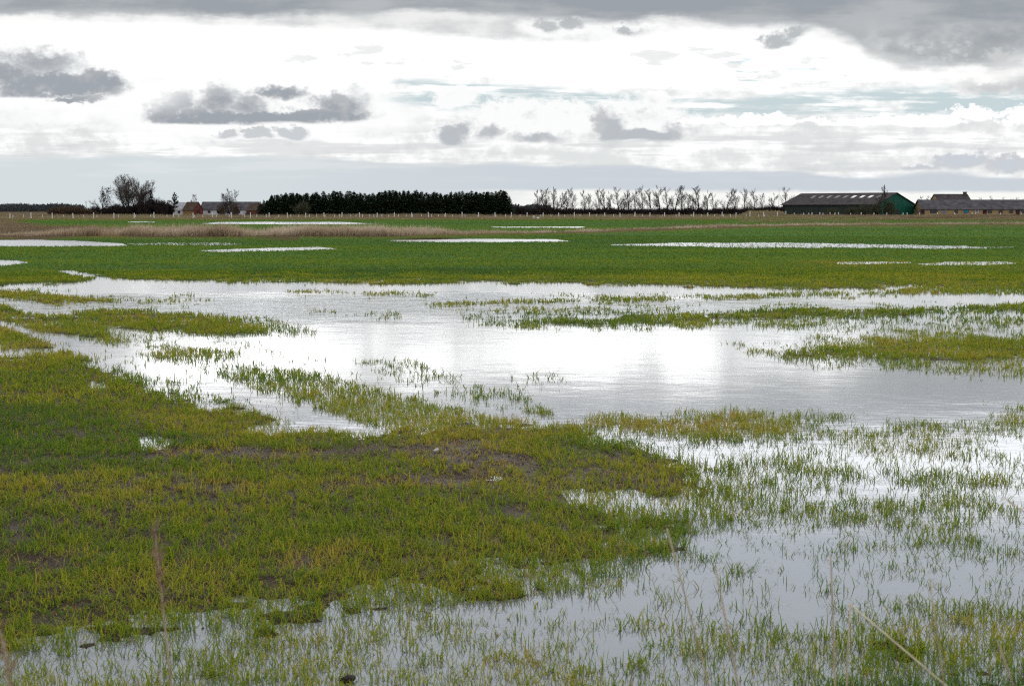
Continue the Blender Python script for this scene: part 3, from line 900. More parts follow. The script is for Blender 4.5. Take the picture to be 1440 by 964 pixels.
def heap(blobs, base, amp=1.0, soft=.42, grey=(.36, .39, .43), lit=(1.02, 1.03, 1.02), gs=(.15, 1.15), flat=.35, halo=False):
    """one cloud row on a flat base: (x, y, rx, ry, greyness) lumps torn by the noises"""
    global c
    wx = sx+(nA-.5)*22.0+(nC-.5)*12.0+(nF-.5)*5.0
    wy = sy+(nA2-.5)*9.0+(nC2-.5)*9.0+(nF-.5)*4.0
    pv = comb(wx, wy)
    dens = None; gr = None
    for (bx_, by_, rx_, ry_, g_) in blobs:
        n = wt.nodes.new('ShaderNodeVectorMath'); n.operation = 'MULTIPLY_ADD'
        wt.links.new(pv, n.inputs[0]); n.inputs[1].default_value = (1/rx_, 1/ry_, 0); n.inputs[2].default_value = (-bx_/rx_, -by_/ry_, 0)
        l = wt.nodes.new('ShaderNodeVectorMath'); l.operation = 'LENGTH'; wt.links.new(n.outputs[0], l.inputs[0])
        q = 1.0-E(l.outputs['Value'])
        dens = q if dens is None else dens.max(q)
        gq = (q*1.5).max(0.0)*g_ if g_ > 0 else None
        if gq is not None: gr = gq if gr is None else gr.max(gq)
    dd = dens+((nC-.5)*.45+(nF-.5)*.3)*amp+.10
    al = smooth(dd, 0, soft)
    if gr is None: gr = dens*0.0
    if base is not None:
        bs = curve(sx, base) if isinstance(base, list) else sx*0.0+base
        al = al*smooth(bs-sy+(nE-.5)*5.0, -2.5, 3.5)
        gr = gr+smooth(bs-sy+(nC-.5)*10.0, 22, 2)*flat
    shade = smooth(gr+(nC2-.5)*.65+(nF-.5)*.3, gs[0], gs[1])
    tv = smooth(nC2*.35+nA2*.45+nF*.2-(gr-.6)*.22, .28, .72)
    gcore = mixc(tv, tuple(v*K for v in grey), tuple((v*.45+.62*.55)*K for v in grey))
    col = mixc(shade, tuple(v*K for v in lit), gcore)
    c = mixc(smooth(dens+(nA-.5)*.3, -1.1, -.1)*.92, c, (1.0*K, 1.005*K, 1.0*K)) if halo else c
    c = mixc(al, c, col)


heap([(20,165,60,16,.3),(60,178,40,8,.3),(300,195,80,8,.4),(300,203,40,6,.4),(400,186,50,8,.5),(560,160,60,14,.1),(540,190,60,9,.2)], None, soft=.9, lit=(.90,.92,.92), grey=(.66,.69,.71), amp=1.2)
heap([(645,140,36,17,.0),(640,190,30,24,1.3),(700,166,44,26,.10),(745,168,50,30,.2),(800,168,46,28,.15),(690,188,34,14,.9),(760,194,60,12,.7),(852,178,30,32,1.2),(905,166,62,34,.30),(955,182,44,22,.6),(905,192,80,15,1.4)],
     [(-400,206),(560,206),(640,207),(700,203),(800,206),(840,200),(1000,200),(1840,204)], amp=1.0, lit=(.97,.98,.975), grey=(.50,.53,.565), gs=(.15,1.15))
heap([(238,160,34,26,1.6),(262,146,30,24,1.5),(312,146,44,30,1.1),(300,168,110,18,1.5),(390,168,110,17,1.5),(350,152,50,20,.9),(400,134,60,13,1.2),(475,152,56,26,1.1),(450,166,90,14,1.6),(506,140,26,20,.4)],
     [(-400,176),(200,176),(300,178),(400,175),(480,176),(540,170),(1840,170)], halo=True, amp=1.0, soft=.6, gs=(-.05,1.25), flat=.3, lit=(.92,.94,.945))
heap([(365,190,34,10,.9),(410,187,34,11,.9),(325,192,26,8,.8)], None, soft=.6, grey=(.60,.63,.66), gs=(.0,.7), lit=(1.0,1.0,1.0))
heap([(80,122,120,30,1.3),(0,106,70,22,1.2),(120,128,80,20,1.5),(150,118,42,24,1.3),(60,92,100,26,.6)],
     [(-400,140),(0,140),(100,141),(175,139),(300,136),(1840,136)], halo=True, amp=.9, soft=.65, gs=(.0,.85), flat=.35, lit=(.80,.82,.83))
heap([(-160,90,90,60,1.0),(-400,130,140,40,1.0)], None, soft=.5)
heap([(110,143,56,6,1.0)], None, soft=.6, amp=.6, gs=(0,.6))
heap([(1345,226,60,16,1.0),(1420,234,60,16,1.0),(1290,236,44,9,.5)], None, soft=.6, grey=(.60,.64,.70), lit=(.88,.89,.90), gs=(0,.6))
heap([(1360,162,28,12,0),(1430,166,40,16,0),(1290,173,70,9,0),(1050,172,90,8,0),(1180,174,60,7,0)], 180.0, soft=.3, lit=(1.12,1.12,1.11), grey=(.85,.85,.85), gs=(.2,1.4))
heap([(1385,124,66,14,.5),(1430,112,60,28,.6)], 138.0, soft=.5, lit=(.96,.96,.94), grey=(.60,.62,.64), gs=(0,.8))
heap([(1700,150,120,60,.8),(1900,200,140,30,.8)], None, soft=.5)

# the heavy grey sheet across the top
edge = curve(sx, [(-400,30),(0,28),(100,24),(250,26),(330,33),(480,26),(620,26),(760,30),(860,36),(940,30),(1040,38),(1130,46),(1190,60),(1225,84),(1300,92),(1370,94),(1420,78),(1500,60),(1840,40)])
skirt = curve(sx, [(-400,40),(0,32),(100,28),(250,34),(330,42),(480,48),(600,54),(700,64),(830,64),(920,54),(970,42),(1060,50),(1140,60),(1190,74),(1235,96),(1300,102),(1400,102),(1450,84),(1840,50)])
c = mixc(smooth(skirt-sy+(nB-.5)*16.0, -30, 2)*.95, c, (1.0*K, 1.0*K, .99*K))
sk = smooth(skirt-sy+(nB-.5)*14.0+(nA-.5)*10.0+(nC-.5)*5.0, -6, 12)
c = mixc(sk*.9, c, mixc(smooth(nA*.5+nB*.5, .3, .7), (.84*K, .85*K, .84*K), (.62*K, .64*K, .65*K)))
heap([(1088,60,40,15,1.0),(1108,50,26,10,1.0),(775,44,26,12,.8),(800,38,30,13,.9),(880,48,40,8,.6)], None, halo=True, soft=.8, grey=(.50,.53,.55), lit=(.9,.91,.91), gs=(.0,.7), amp=1.3)
st = smooth(edge-sy+(nB-.5)*12.0+(nA-.5)*9.0+(nC-.5)*4.0, -5, 10)
gcol = mixc(smooth(nD*.4+nB*.35+nA*.25, .34, .68), (.335*K, .365*K, .40*K), (.47*K, .495*K, .515*K))
gcol = mixc(smooth(sx, 1120, 1240)*smooth(sy+(nA-.5)*24.0, 34, 64)*.7, gcol, mixc(smooth(nA*.5+nC*.5, .3, .7), (.42*K, .445*K, .46*K), (.58*K, .60*K, .61*K)))
c = mixc(st, c, gcol)
hole = smooth(sx+(nA-.5)*50, 1205, 1250)*smooth(sy+(nC-.5)*10, 60, 72)*smooth(nA*.4+nC*.6, .48, .66)
c = mixc(hole*st*.75, c, (.62*K, .63*K, .64*K))

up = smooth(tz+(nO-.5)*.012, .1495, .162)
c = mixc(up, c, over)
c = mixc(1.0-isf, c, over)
em = wt.nodes.new('ShaderNodeEmission'); em.inputs['Strength'].default_value = .1
wt.links.new(c, em.inputs[0])
mo = wt.nodes.new('ShaderNodeOutputMaterial'); wt.links.new(em.outputs[0], mo.inputs[0])
sm.cycles.emission_sampling = 'NONE'
RS = 30000.0
el = np.radians(np.concatenate([[-3], np.linspace(-1, 12.2, 24)])); az = np.radians(np.linspace(-84, 84, 113))
EL, AZ = np.meshgrid(el, az, indexing='ij')
Vd = np.stack([RS*np.sin(AZ)*np.cos(EL), RS*np.cos(AZ)*np.cos(EL), RS*np.sin(EL)], -1).reshape(-1, 3)
ix = np.arange(EL.size).reshape(EL.shape)
Fd = np.stack([ix[:-1, :-1].ravel(), ix[1:, :-1].ravel(), ix[1:, 1:].ravel(), ix[:-1, 1:].ravel()], 1)
dome = make_obj('sky', np_mesh('sky', Vd, Fd, sm, smooth=True)); dome.location = (0, 0, CAM_H)
tag(dome, kind='structure')
world.cycles.sampling_method = 'MANUAL'
world.cycles.sample_map_resolution = 1024

sl = bpy.data.lights.new('sun', 'SUN'); sl.energy = 1.5; sl.angle = R(10); sl.color = (1, .96, .9)
so_ = bpy.data.objects.new('sun', sl); COL.objects.link(so_)
sd = Vector((math.sin(R(SUN_AZ))*math.cos(R(SUN_EL)), math.cos(R(SUN_AZ))*math.cos(R(SUN_EL)), math.sin(R(SUN_EL))))
so_.rotation_euler = sd.to_track_quat('Z', 'Y').to_euler()
so_.location = (0, 0, 60)

# ------------------------------------------------------------------ trees
M['bark'] = noisy_mat('bark', (.045, .036, .03), (.10, .085, .07), scale=2.5, rough=.9)
M['twig'] = noisy_mat('twig', (.022, .017, .016), (.055, .040, .036), scale=.6, rough=.9)
M['pale_twig'] = noisy_mat('pale_twig', (.07, .058, .05), (.15, .125, .10), scale=.6, rough=.9)
M['brown_twig'] = noisy_mat('brown_twig', (.07, .045, .03), (.14, .095, .06), scale=.7, rough=.9)
M['olive_twig'] = noisy_mat('olive_twig', (.05, .055, .03), (.10, .10, .055), scale=.7, rough=.9)
M['spruce'] = noisy_mat('spruce', (.012, .024, .014), (.035, .06, .03), scale=.8, rough=.8, c3=(.05, .075, .035))
M['ivy'] = noisy_mat('ivy', (.014, .02, .012), (.045, .055, .025), scale=1.2, rough=.7)
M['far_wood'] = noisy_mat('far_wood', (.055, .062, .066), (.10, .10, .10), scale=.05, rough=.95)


def rnd_perp(d, rg):
    v = Vector((rg.gauss(0, 1), rg.gauss(0, 1), rg.gauss(0, 1)))
    v = v-d*v.dot(d)
    return v.normalized() if v.length > 1e-6 else Vector((1, 0, 0))


def bare_tree(seed, h=7.0, trunk_r=.13, first=.25, angle=.75, up=.18, lean=(0, 0), nb=16, sub=6, tw=5, blen=.42, twr=.022, forks=1, wob=.06, fork_spread=.3):
    rg = random.Random(seed)
    tb, cb = MB(), MB()
    lean = Vector((lean[0], lean[1], 0))

    def grow(p, d, L, r0, r1, segs, upf):
        pts = [p.copy()]; ds = [d.copy()]
        for i in range(segs):
            d = (d+Vector((rg.gauss(0, wob*2), rg.gauss(0, wob*2), rg.gauss(0, wob)+upf))+lean*.12).normalized()
            p = p+d*(L/segs); pts.append(p.copy()); ds.append(d.copy())
        return pts, ds, [r0+(r1-r0)*i/segs for i in range(segs+1)]

    def on(pts, ds, f):
        x = f*(len(pts)-1); i = min(int(x), len(pts)-2); t = x-i
        return pts[i].lerp(pts[i+1], t), ds[i+1]

    stems = []
    for k in range(forks):
        fa_ = 6.283*k/forks+rg.gauss(0, .3)
        fs_ = fork_spread*(forks > 1)*(0.25 if k == 0 else rg.uniform(.6, 1.1))
        d0 = Vector((math.cos(fa_)*fs_, math.sin(fa_)*fs_, 1)).normalized()
        pts, ds, rs = grow(Vector((rg.uniform(-.2, .2)*(forks > 1), rg.uniform(-.2, .2)*(forks > 1), -.15)), d0, h*rg.uniform(.9, 1), trunk_r, .02, 7, .03)
        tb.tube(pts, rs, 5); stems.append((pts, ds))
    for pts, ds in stems:
        for b in range(nb):
            f = first+(1-first)*(b+rg.random())/nb
            f = min(f, .99)
            p, d = on(pts, ds, f)
            q = rnd_perp(d, rg)
            bd = (d*math.cos(angle)+q*math.sin(angle)).normalized()
            L = h*blen*(1.15-f*.75)*rg.uniform(.7, 1.15)
            bp, bds, brs = grow(p, bd, L, trunk_r*.42*(1.1-f), .016, 4, up)
            tb.tube(bp, brs, 3, cap=False) if f < .6 else cb.tube(bp, brs, 3, cap=False)
            for s_ in range(sub):
                f2 = .2+.8*(s_+rg.random())/sub
                p2, d2 = on(bp, bds, min(f2, .99))
                q2 = rnd_perp(d2, rg)
                sd_ = (d2*.78+q2*.62+Vector((0, 0, .12))).normalized()
                L2 = L*.5*rg.uniform(.6, 1.1)*(1.1-f2*.5)
                sp_, sds, srs = grow(p2, sd_, L2, twr*1.1, twr*.7, 3, up*.8)
                cb.tube(sp_, srs, 3, cap=False)
                for t_ in range(tw):
                    p3, d3 = on(sp_, sds, rg.uniform(.15, 1)*.99)
                    q3 = rnd_perp(d3, rg)
                    td = (d3*.7+q3*.7+Vector((0, 0, .15))).normalized()
                    cb.tube([p3, p3+td*L2*rg.uniform(.35, .7)], [twr*.75, twr*.4], 3, cap=False)
    return tb, cb


def tree_proto(name, trunk_mat='bark', crown_mat='twig', **kw):
    tb, cb = bare_tree(**kw)
    e = empty(name, (0, 0, 0))
    tb.build('trunk', M[trunk_mat], e, smooth=True)
    cb.build('crown', M[crown_mat], e)
    return e


def spruce_mesh(seed, h=7.0):
    rg = random.Random(seed)
    tb, cb = MB(), MB()
    tb.tube([(0, 0, -.1), (0.02, 0, h*.5), (0, 0, h*.985)], [.14, .08, .015], 5)
    nw = 17
    # dense dark interior, ragged
    for i in range(nw):
        f = (i+.3)/nw
        z = h*(.07+.90*f)
        Rr = (2.1*(1-f)**.80+.03)*rg.uniform(.70, 1.22)
        nb_ = int(11-4*f)
        a0 = rg.uniform(0, 6.28)
        for b in range(nb_):
            a = a0+6.283*b/nb_+rg.gauss(0, .15)
            L = Rr*rg.uniform(.72, 1.18)
            rise = .28*f+rg.gauss(0, .05)+.05
            cx, sy_ = math.cos(a), math.sin(a)
            nseg = 5
            for k in range(nseg):
                u = (k+.25)/nseg
                for sgn in (-1, 1, 0, 0):
                    px_ = L*u; pz_ = z+rise*px_-.10*math.sin(u*3.1)*L*(1-f)+rg.gauss(0, .03)
                    sa = a+sgn*.75+rg.gauss(0, .25)
                    l2 = (.20+.34*L*(1-u*.5))*rg.uniform(.6, 1.1)
                    o = Vector((cx*px_, sy_*px_, pz_))
                    t = o+Vector((math.cos(sa)*l2, math.sin(sa)*l2, .10*l2*3*f+rg.gauss(0, .07)))
                    s_ = Vector((-math.sin(sa), math.cos(sa), rg.gauss(0, .7))).normalized()*(.10+.05*(1-f))
                    m_ = o.lerp(t, .45)
                    n = len(cb.v)
                    cb.v += [tuple(o), tuple(m_+s_), tuple(t), tuple(m_-s_-Vector((0, 0, .05)))]
                    cb.f.append((n, n+1, n+2, n+3))
    # leader and top candles
    for k in range(7):
        a = rg.uniform(0, 6.28); r_ = rg.uniform(.1, .32)
        b_ = Vector((0, 0, h*rg.uniform(.90, .97)))
        cb.tube([b_, b_+Vector((math.cos(a)*r_, math.sin(a)*r_, .28))], [.045, .012], 3)
    cb.tube([(0, 0, h*.93), (0, 0, h*1.03)], [.05, .015], 3)
    return tb, cb


def shrub_mesh(seed, h=3.0, w=3.0, n=170, twr=.02, tw=6):
    rg = random.Random(seed)
    cb, tb = MB(), MB()
    for i in range(n):
        a = rg.uniform(0, 6.28); rr_ = rg.random()**.6*w*.32
        p = Vector((math.cos(a)*rr_, math.sin(a)*rr_*.8, 0))
        out_ = Vector((math.cos(a)*rr_/(w*.32), math.sin(a)*rr_/(w*.32), 0))
        d = (out_*rg.uniform(.1, .75)+Vector((rg.gauss(0, .18), rg.gauss(0, .18), 1))).normalized()
        L = h*rg.uniform(.55, 1.08)*(1-.25*rr_/(w*.32))
        m = p+d*L*.5+Vector((rg.gauss(0, .1), rg.gauss(0, .1), 0)); t = m+(d+Vector((rg.gauss(0, .2), rg.gauss(0, .2), .1))).normalized()*L*.5
        (tb if i < n*.12 else cb).tube([p, m, t], [twr*1.9, twr*1.3, twr*.6], 3, cap=False)
        for k in range(tw):
            f = rg.uniform(.25, 1)
            q = p.lerp(m, f*2) if f < .5 else m.lerp(t, f*2-1)
            e_ = q+(d*.5+Vector((rg.gauss(0, .6), rg.gauss(0, .6), .35))).normalized()*h*rg.uniform(.08, .26)
            cb.tube([q, e_], [twr, twr*.5], 3, cap=False)
    return tb, cb


def shrub_proto(name, mat='twig', **kw):
    tb, cb = shrub_mesh(**kw)
    e = empty(name, (0, 0, 0))
    tb.build('stems', M['bark'], e)
    cb.build('crown', M[mat], e)
    return e


_used = set()


def place(proto, px, Y, label, cat, group=None, scale=1.0, rz=None, z=0.0, sxy=None):
    """first use moves the prototype itself, later uses copy it"""
    if proto.name in _used: o = copy_tree(proto)
    else: o = proto; _used.add(proto.name)
    o.location = (gx(px, Y), Y, z)
    o.rotation_euler = (0, 0, random.uniform(0, 6.28) if rz is None else rz)
    s_ = sxy if sxy is not None else scale
    o.scale = (s_, s_, scale)
    for k_ in ('group',):
        if k_ in o: del o[k_]
    tag(o, label, cat, group)
    return o


def hgt(py_top, Y):
    return at(720, py_top, Y).z


ORD = ['first','second','third','fourth','fifth','sixth','seventh','eighth','ninth','tenth','eleventh','twelfth','thirteenth','fourteenth','fifteenth',
       'sixteenth','seventeenth','eighteenth','nineteenth','twentieth','twenty-first','twenty-second','twenty-third','twenty-fourth','twenty-fifth',
       'twenty-sixth','twenty-seventh','twenty-eighth','twenty-ninth','thirtieth','thirty-first','thirty-second','thirty-third','thirty-fourth','thirty-fifth','thirty-sixth']

# spruce plantation, three ranks deep
protos = []
for i in range(7):
    tb, cb = spruce_mesh(100+i, 7.0)
    e = empty('spruce_tree', (0, 0, 0)); tb.build('trunk', M['bark'], e); cb.build('crown', M['spruce'], e); protos.append(e)
top_prof = [(362,284),(372,281),(382,275),(390,270.5),(400,272),(412,270),(430,271),(447,270.5),(480,268.5),(520,270.5),(545,267),(580,267.5),(610,270),(640,270.5),(665,268),(690,269),(706,267),(714,272),(722,283)]
px = 366.0; k = 0
row = []
while px < 719:
    row.append((px, 0)); px += random.uniform(4.2, 7.5)
px = 372.0
while px < 716:
    row.append((px, 1)); px += random.uniform(7.5, 11)
px = 376.0
while px < 714:
    row.append((px, 2)); px += random.uniform(6, 9)
fr = [q for q in row if q[1] == 0]
for (px, rk) in row:
    Y = 405+rk*4.5+random.uniform(-1.2, 1.2)
    tp = float(np.interp(px, [a for a, b in top_prof], [b for a, b in top_prof]))+random.uniform(-2.2, 3.4)
    hh = hgt(tp, Y)
    if rk == 0 and px == fr[0][0]: lb, g = 'small dark spruce at the left end of the plantation beside the farm', None
    elif rk == 0 and px == fr[-1][0]: lb, g = 'dark spruce closing the right end of the dense plantation', None
    elif rk == 0: lb, g = 'dark spruce standing in the front rank of the dense plantation', 'spruces in the front rank of the plantation'
    else: lb, g = 'dark spruce standing behind the front rank of the plantation', 'spruces in the rear ranks of the plantation'
    place(random.choice(protos), px, Y, lb, 'spruce tree', g, scale=hh/7.1, sxy=hh/7.1*random.uniform(.95, 1.4))
olive = shrub_proto('bare_shrub', 'olive_twig', seed=41, h=4.6, w=3.0, n=170, twr=.03)
place(olive, 424, 399, 'olive-grey bare tree-like bush standing in front of the dark spruces', 'bush', scale=1.0)

# windbreak of bare trees on the right
wb = [tree_proto('bare_tree', crown_mat='twig', seed=200+i, h=7.0, trunk_r=.22, first=.14, angle=.80, up=.09, lean=(-.10, 0), nb=19, sub=8, tw=7, blen=.42, twr=.0155) for i in range(7)]
xs = [(757,272),(764,270),(772,268),(779,267),(787,270),(797,270),(807,269),(822,272),(828,274),(842,270),(852,269),(860,272),(869,267),(876,272),(884,272),(894,270),(904,267),(917,269),(928,264),(938,267),(949,262),(959,267),(967,274),(976,276),(985,265),(995,270),(1003,275),(1021,266),(1034,272),(1047,268),(1061,271),(1074,274),(1086,274),(1106,267)]
rd = {5: 'dense crown', 18: 'tallest, dark'}
for i, (px, tp) in enumerate(xs):
    Y = 430+random.uniform(-3, 3)
    hh = hgt(tp, Y)
    lb = f'bare slanting tree in the windbreak, {ORD[i]} from the spruce end'
    if i == len(xs)-1: lb = 'last bare tree of the windbreak, rising beside the barn'
    o = place(wb[(i*3) % 7] if i > 6 else wb[i], px, Y, lb, 'bare tree', 'bare trees in the windbreak', scale=hh/6.7, rz=random.uniform(-.5, .5), sxy=hh/6.7*random.uniform(.8, 1.05))
# dark scrub under the windbreak
sh = [shrub_proto('bare_shrub', 'twig', seed=60+i, h=2.9, w=4.2, n=260, twr=.028) for i in range(4)]
px = 722.0; ii = 0
while px < 1108:
    Y = 424+random.uniform(-2, 2)
    tp = float(np.interp(px, [720, 760, 800, 900, 1000, 1060, 1080, 1110], [290, 289, 291, 290, 291, 289, 287, 288]))+random.uniform(-1.5, 1.5)
    place(random.choice(sh) if ii > 3 else sh[ii], px, Y, 'dark leafless shrub in the scrub under the windbreak trees', 'shrub', 'shrubs in the scrub under the windbreak', scale=hgt(tp, Y)/3.1, sxy=1.0)
    px += random.uniform(8, 11); ii += 1

# farm trees on the left
t = tree_proto('bare_tree', crown_mat='twig', seed=301, h=8.6, trunk_r=.22, first=.15, angle=.9, up=.05, lean=(-.18, 0), nb=24, sub=8, tw=7, blen=.42, twr=.026)
Y = 440; place(t, 143, Y, 'dark windswept tree leaning left at the left end of the farm trees', 'bare tree', scale=hgt(262, Y)/8.3, rz=0)
for (px, tp, sd_, lb, w_) in [(178, 251, 311, 'tall bare tree with pale upswept fan crown, left of the pair', 1.15), (186, 250, 312, 'tallest bare tree of the farm, upright trunk in the middle', 1.1), (199, 253, 313, 'tall bare tree with fan crown beside the small dark conifer', 1.05)]:
    Y = 446+random.uniform(-3, 3)
    t = tree_proto('bare_tree', crown_mat='pale_twig', seed=sd_, h=10.5, trunk_r=.16, first=.20, angle=.50, up=.06, nb=15, sub=8, tw=6, blen=.42, twr=.019, forks=5, fork_spread=.42)
    place(t, px, Y, lb, 'bare tree', scale=hgt(tp, Y)/10.6, rz=sd_*.7, sxy=w_*hgt(tp, Y)/10.6)
tb, cb = spruce_mesh(777, 7.0)
e = empty('spruce_tree', (0, 0, 0)); tb.build('trunk', M['bark'], e); cb.build('crown', M['spruce'], e)
Y = 440; place(e, 213, Y, 'small dark conifer among the bare farm trees on the left', 'spruce tree', scale=hgt(265.5, Y)/7.1, sxy=.95)
fb = [shrub_proto('bare_shrub', m_, seed=81+i, h=3.6, w=5.0, n=330, twr=.032) for i, m_ in enumerate(['twig', 'twig', 'brown_twig'])]
bush = [(133,288,0),(152,288,0),(163,284,0),(172,286,1),(183,287,0),(193,284,1),(203,280,0),(211,276,0),(219,277,1),(227,279,0),(235,281,1)]
for i, (px, tp, k_) in enumerate(bush):
    Y = 434+random.uniform(-3, 3)
    place(fb[k_], px, Y, 'dark leafless bush in the thicket beneath the tall bare farm trees', 'shrub', 'bushes in the farm thicket', scale=hgt(tp, Y)/3.8, sxy=.9)
hb = [(78,291),(86,289.5),(94,288.5),(102,288),(110,289.5),(118,291.5),(125,294)]
for (px, tp) in hb:
    Y = 428+random.uniform(-2, 2)
    place(fb[2], px, Y, 'low olive-brown bush in the rounded thicket left of the farm', 'shrub', 'bushes in the low round thicket', scale=hgt(tp, Y)/3.8, sxy=1.0)
t = tree_proto('ivy_tree', crown_mat='ivy', seed=331, h=6.4, trunk_r=.16, first=.25, angle=.8, up=.05, nb=22, sub=8, tw=7, blen=.32, twr=.05)
Y = 470; place(t, 243, Y, 'round dark-crowned tree behind the white farmhouse', 'tree', scale=hgt(271, Y)/6.5, rz=1)
t = tree_proto('bare_tree', crown_mat='twig', seed=341, h=7.4, trunk_r=.13, first=.12, angle=.6, up=.06, nb=14, sub=7, tw=6, blen=.42, twr=.018, forks=4, fork_spread=.5)
Y = 455; place(t, 322, Y, 'broad bare tree in front of the long grey farm roof', 'bare tree', scale=hgt(267, Y)/7.4, rz=2)
t = tree_proto('bare_tree', crown_mat='twig', seed=342, h=5.0, trunk_r=.1, first=.1, angle=.7, up=.06, nb=14, sub=6, tw=5, blen=.42, twr=.022)
Y = 500; place(t, 275, Y, 'thin bare tree poking above the red-gabled building', 'bare tree', scale=hgt(275, Y)/5.0, rz=2, z=.2)
fs = shrub_proto('bare_shrub', 'brown_twig', seed=88, h=3.0, w=3.0, n=120, twr=.022)
for (px, tp, lb) in [(237, 287, 'brown bush at the left corner of the white farmhouse'), (312, 287, 'bare bush in front of the grey roof, left of the broad bare tree'), (331, 284, 'bush at the foot of the broad bare tree by the farm'), (351, 297, 'low bush by the white wall near the spruces')]:
    Y = 452; place(fs, px, Y, lb, 'shrub', scale=hgt(tp, Y)/3.0, sxy=.9)

# bushes and trees round the barn
t = tree_proto('bare_tree', crown_mat='twig', seed=351, h=6.9, trunk_r=.11, first=.15, angle=.55, up=.12, nb=18, sub=7, tw=5, blen=.34, twr=.022)
Y = 386; place(t, 1240, Y, 'bare tree before the barn corner with its top above the roof', 'bare tree', scale=hgt(262, Y)/7.0, rz=.4)
bb = [shrub_proto('bare_shrub', 'olive_twig', seed=91+i, h=3.2, w=4.0, n=170, twr=.02) for i in range(2)]
for i, (px, tp, lb) in enumerate([(1170, 290, 'low bush before the long dark barn wall, leftmost'), (1197, 288, 'bush before the middle of the long barn wall'), (1215, 285, 'bush before the barn wall, left of the tall bare tree'), (1232, 281, 'dense bush against the near corner of the barn'), (1250, 277, 'tall bush in front of the left half of the green gable')]):
    Y = 385; place(bb[i % 2], px, Y, lb, 'shrub', scale=hgt(tp, Y)/3.3, sxy=.9)
ft = [tree_proto('bare_tree', crown_mat='pale_twig', seed=360+i, h=6.0, trunk_r=.12, first=.2, angle=.7, up=.08, nb=12, sub=5, tw=4, blen=.4, twr=.03) for i in range(2)]
for i, (px, tp) in enumerate([(1296,274),(1303,277),(1312,276),(1377,279),(1388,280),(1394,277),(1402,280),(1412,279),(1421,278),(1430,279),(1437,278)]):
    Y = 560+random.uniform(-8, 8)
    place(ft[i % 2], px, Y, f'small faint bare tree behind the long stable roof, {ORD[i]} from the barn', 'bare tree', 'bare trees far behind the stable', scale=hgt(tp, Y)/6.0, sxy=1.1)

# distant woods: nobody could count the trees
def wood(name, px0, px1, Y, prof, label, depth=60, step=.8, seed=5):
    rg = random.Random(seed); m = MB()
    px = px0
    while px < px1:
        Y_ = Y+rg.uniform(0, depth)
        tp = float(np.interp(px, [a for a, b in prof], [b for a, b in prof]))+rg.uniform(-.9, 1.6)
        x = gx(px, Y_); h = hgt(tp, Y_)
        wd = rg.uniform(2.0, 4.0)
        for k in range(26):
            z0 = h*rg.uniform(0, .9); a = rg.uniform(0, 6.28); r_ = wd*(1-z0/h*.55)*rg.random()
            o = Vector((x+math.cos(a)*r_, Y_+math.sin(a)*r_, z0))
            t_ = o+Vector((rg.gauss(0, .8), rg.gauss(0, .8), rg.uniform(.08, .30)*h))
            s_ = Vector((rg.gauss(0, 1), rg.gauss(0, .4), rg.gauss(0, .4)))*.55
            n = len(m.v); m.v += [tuple(o-s_), tuple(o+s_), tuple(t_)]; m.f.append((n, n+1, n+2))
        m.tube([(x, Y_, 0), (x, Y_, h*.9)], [.35, .08], 3, cap=False)
        px += step*rg.uniform(.6, 1.4)
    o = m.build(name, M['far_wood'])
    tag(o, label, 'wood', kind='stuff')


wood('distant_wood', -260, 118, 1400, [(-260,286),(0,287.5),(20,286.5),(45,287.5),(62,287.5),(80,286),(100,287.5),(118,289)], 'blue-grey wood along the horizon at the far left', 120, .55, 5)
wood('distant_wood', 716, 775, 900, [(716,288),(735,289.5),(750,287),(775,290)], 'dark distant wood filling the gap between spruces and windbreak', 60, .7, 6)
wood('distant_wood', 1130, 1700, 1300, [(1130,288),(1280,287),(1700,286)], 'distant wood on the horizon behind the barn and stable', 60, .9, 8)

# ------------------------------------------------------------------ buildings
M['roof_grey'] = noisy_mat('fibre_cement_roof', (.06, .055, .06), (.135, .125, .13), scale=.7, spec=.03, rough=.95, stretch=(1, 1, 1), detail=7)
M['roof_barn'] = noisy_mat('weathered_barn_roof', (.026, .022, .022), (.075, .066, .066), scale=.55, rough=.95, spec=.02, detail=8, c3=(.045, .039, .040))
M['roof_dark'] = noisy_mat('dark_roof', (.045, .038, .038), (.10, .085, .085), scale=.8, rough=.8)
M['roof_brown'] = noisy_mat('brown_roof', (.06, .04, .03), (.13, .09, .06), scale=1.2, rough=.9)
M['green_wall'] = noisy_mat('green_cladding', (.008, .085, .055), (.015, .12, .08), scale=.5, rough=.55, stretch=(6, 6, .3))
M['dark_wall'] = noisy_mat('dark_green_boards', (.02, .03, .027), (.05, .06, .05), scale=1.0, rough=.85, stretch=(4, 4, .4))
M['yellow_brick'] = noisy_mat('yellow_brick', (.24, .165, .085), (.42, .30, .16), scale=1.6, rough=.9, c3=(.33, .25, .17), detail=8)
M['white_wall'] = noisy_mat('limewashed_wall', (.55, .55, .56), (.74, .74, .75), scale=.6, rough=.9)
M['red_wall'] = noisy_mat('red_brick', (.13, .035, .03), (.20, .065, .05), scale=1.5, rough=.9)
M['orange_wall'] = noisy_mat('ochre_wall', (.26, .15, .07), (.38, .23, .11), scale=1.5, rough=.9)
M['white_paint'] = noisy_mat('white_paint', (.62, .62, .60), (.82, .81, .78), scale=3, rough=.6)
M['glass'] = noisy_mat('window_glass', (.02, .03, .035), (.04, .05, .06), scale=.3, rough=.08, spec=.6)
M['sheet'] = noisy_mat('translucent_sheet', (.18, .175, .19), (.40, .40, .45), scale=.9, rough=.5)
M['dull_sheet'] = noisy_mat('darker_sheet', (.08, .072, .075), (.20, .19, .20), scale=1.3, rough=.7)  # darker sheet colour used for most of the barn roof lights
M['pale_roof'] = noisy_mat('pale_roof', (.30, .30, .31), (.46, .46, .48), scale=.9, rough=.7)
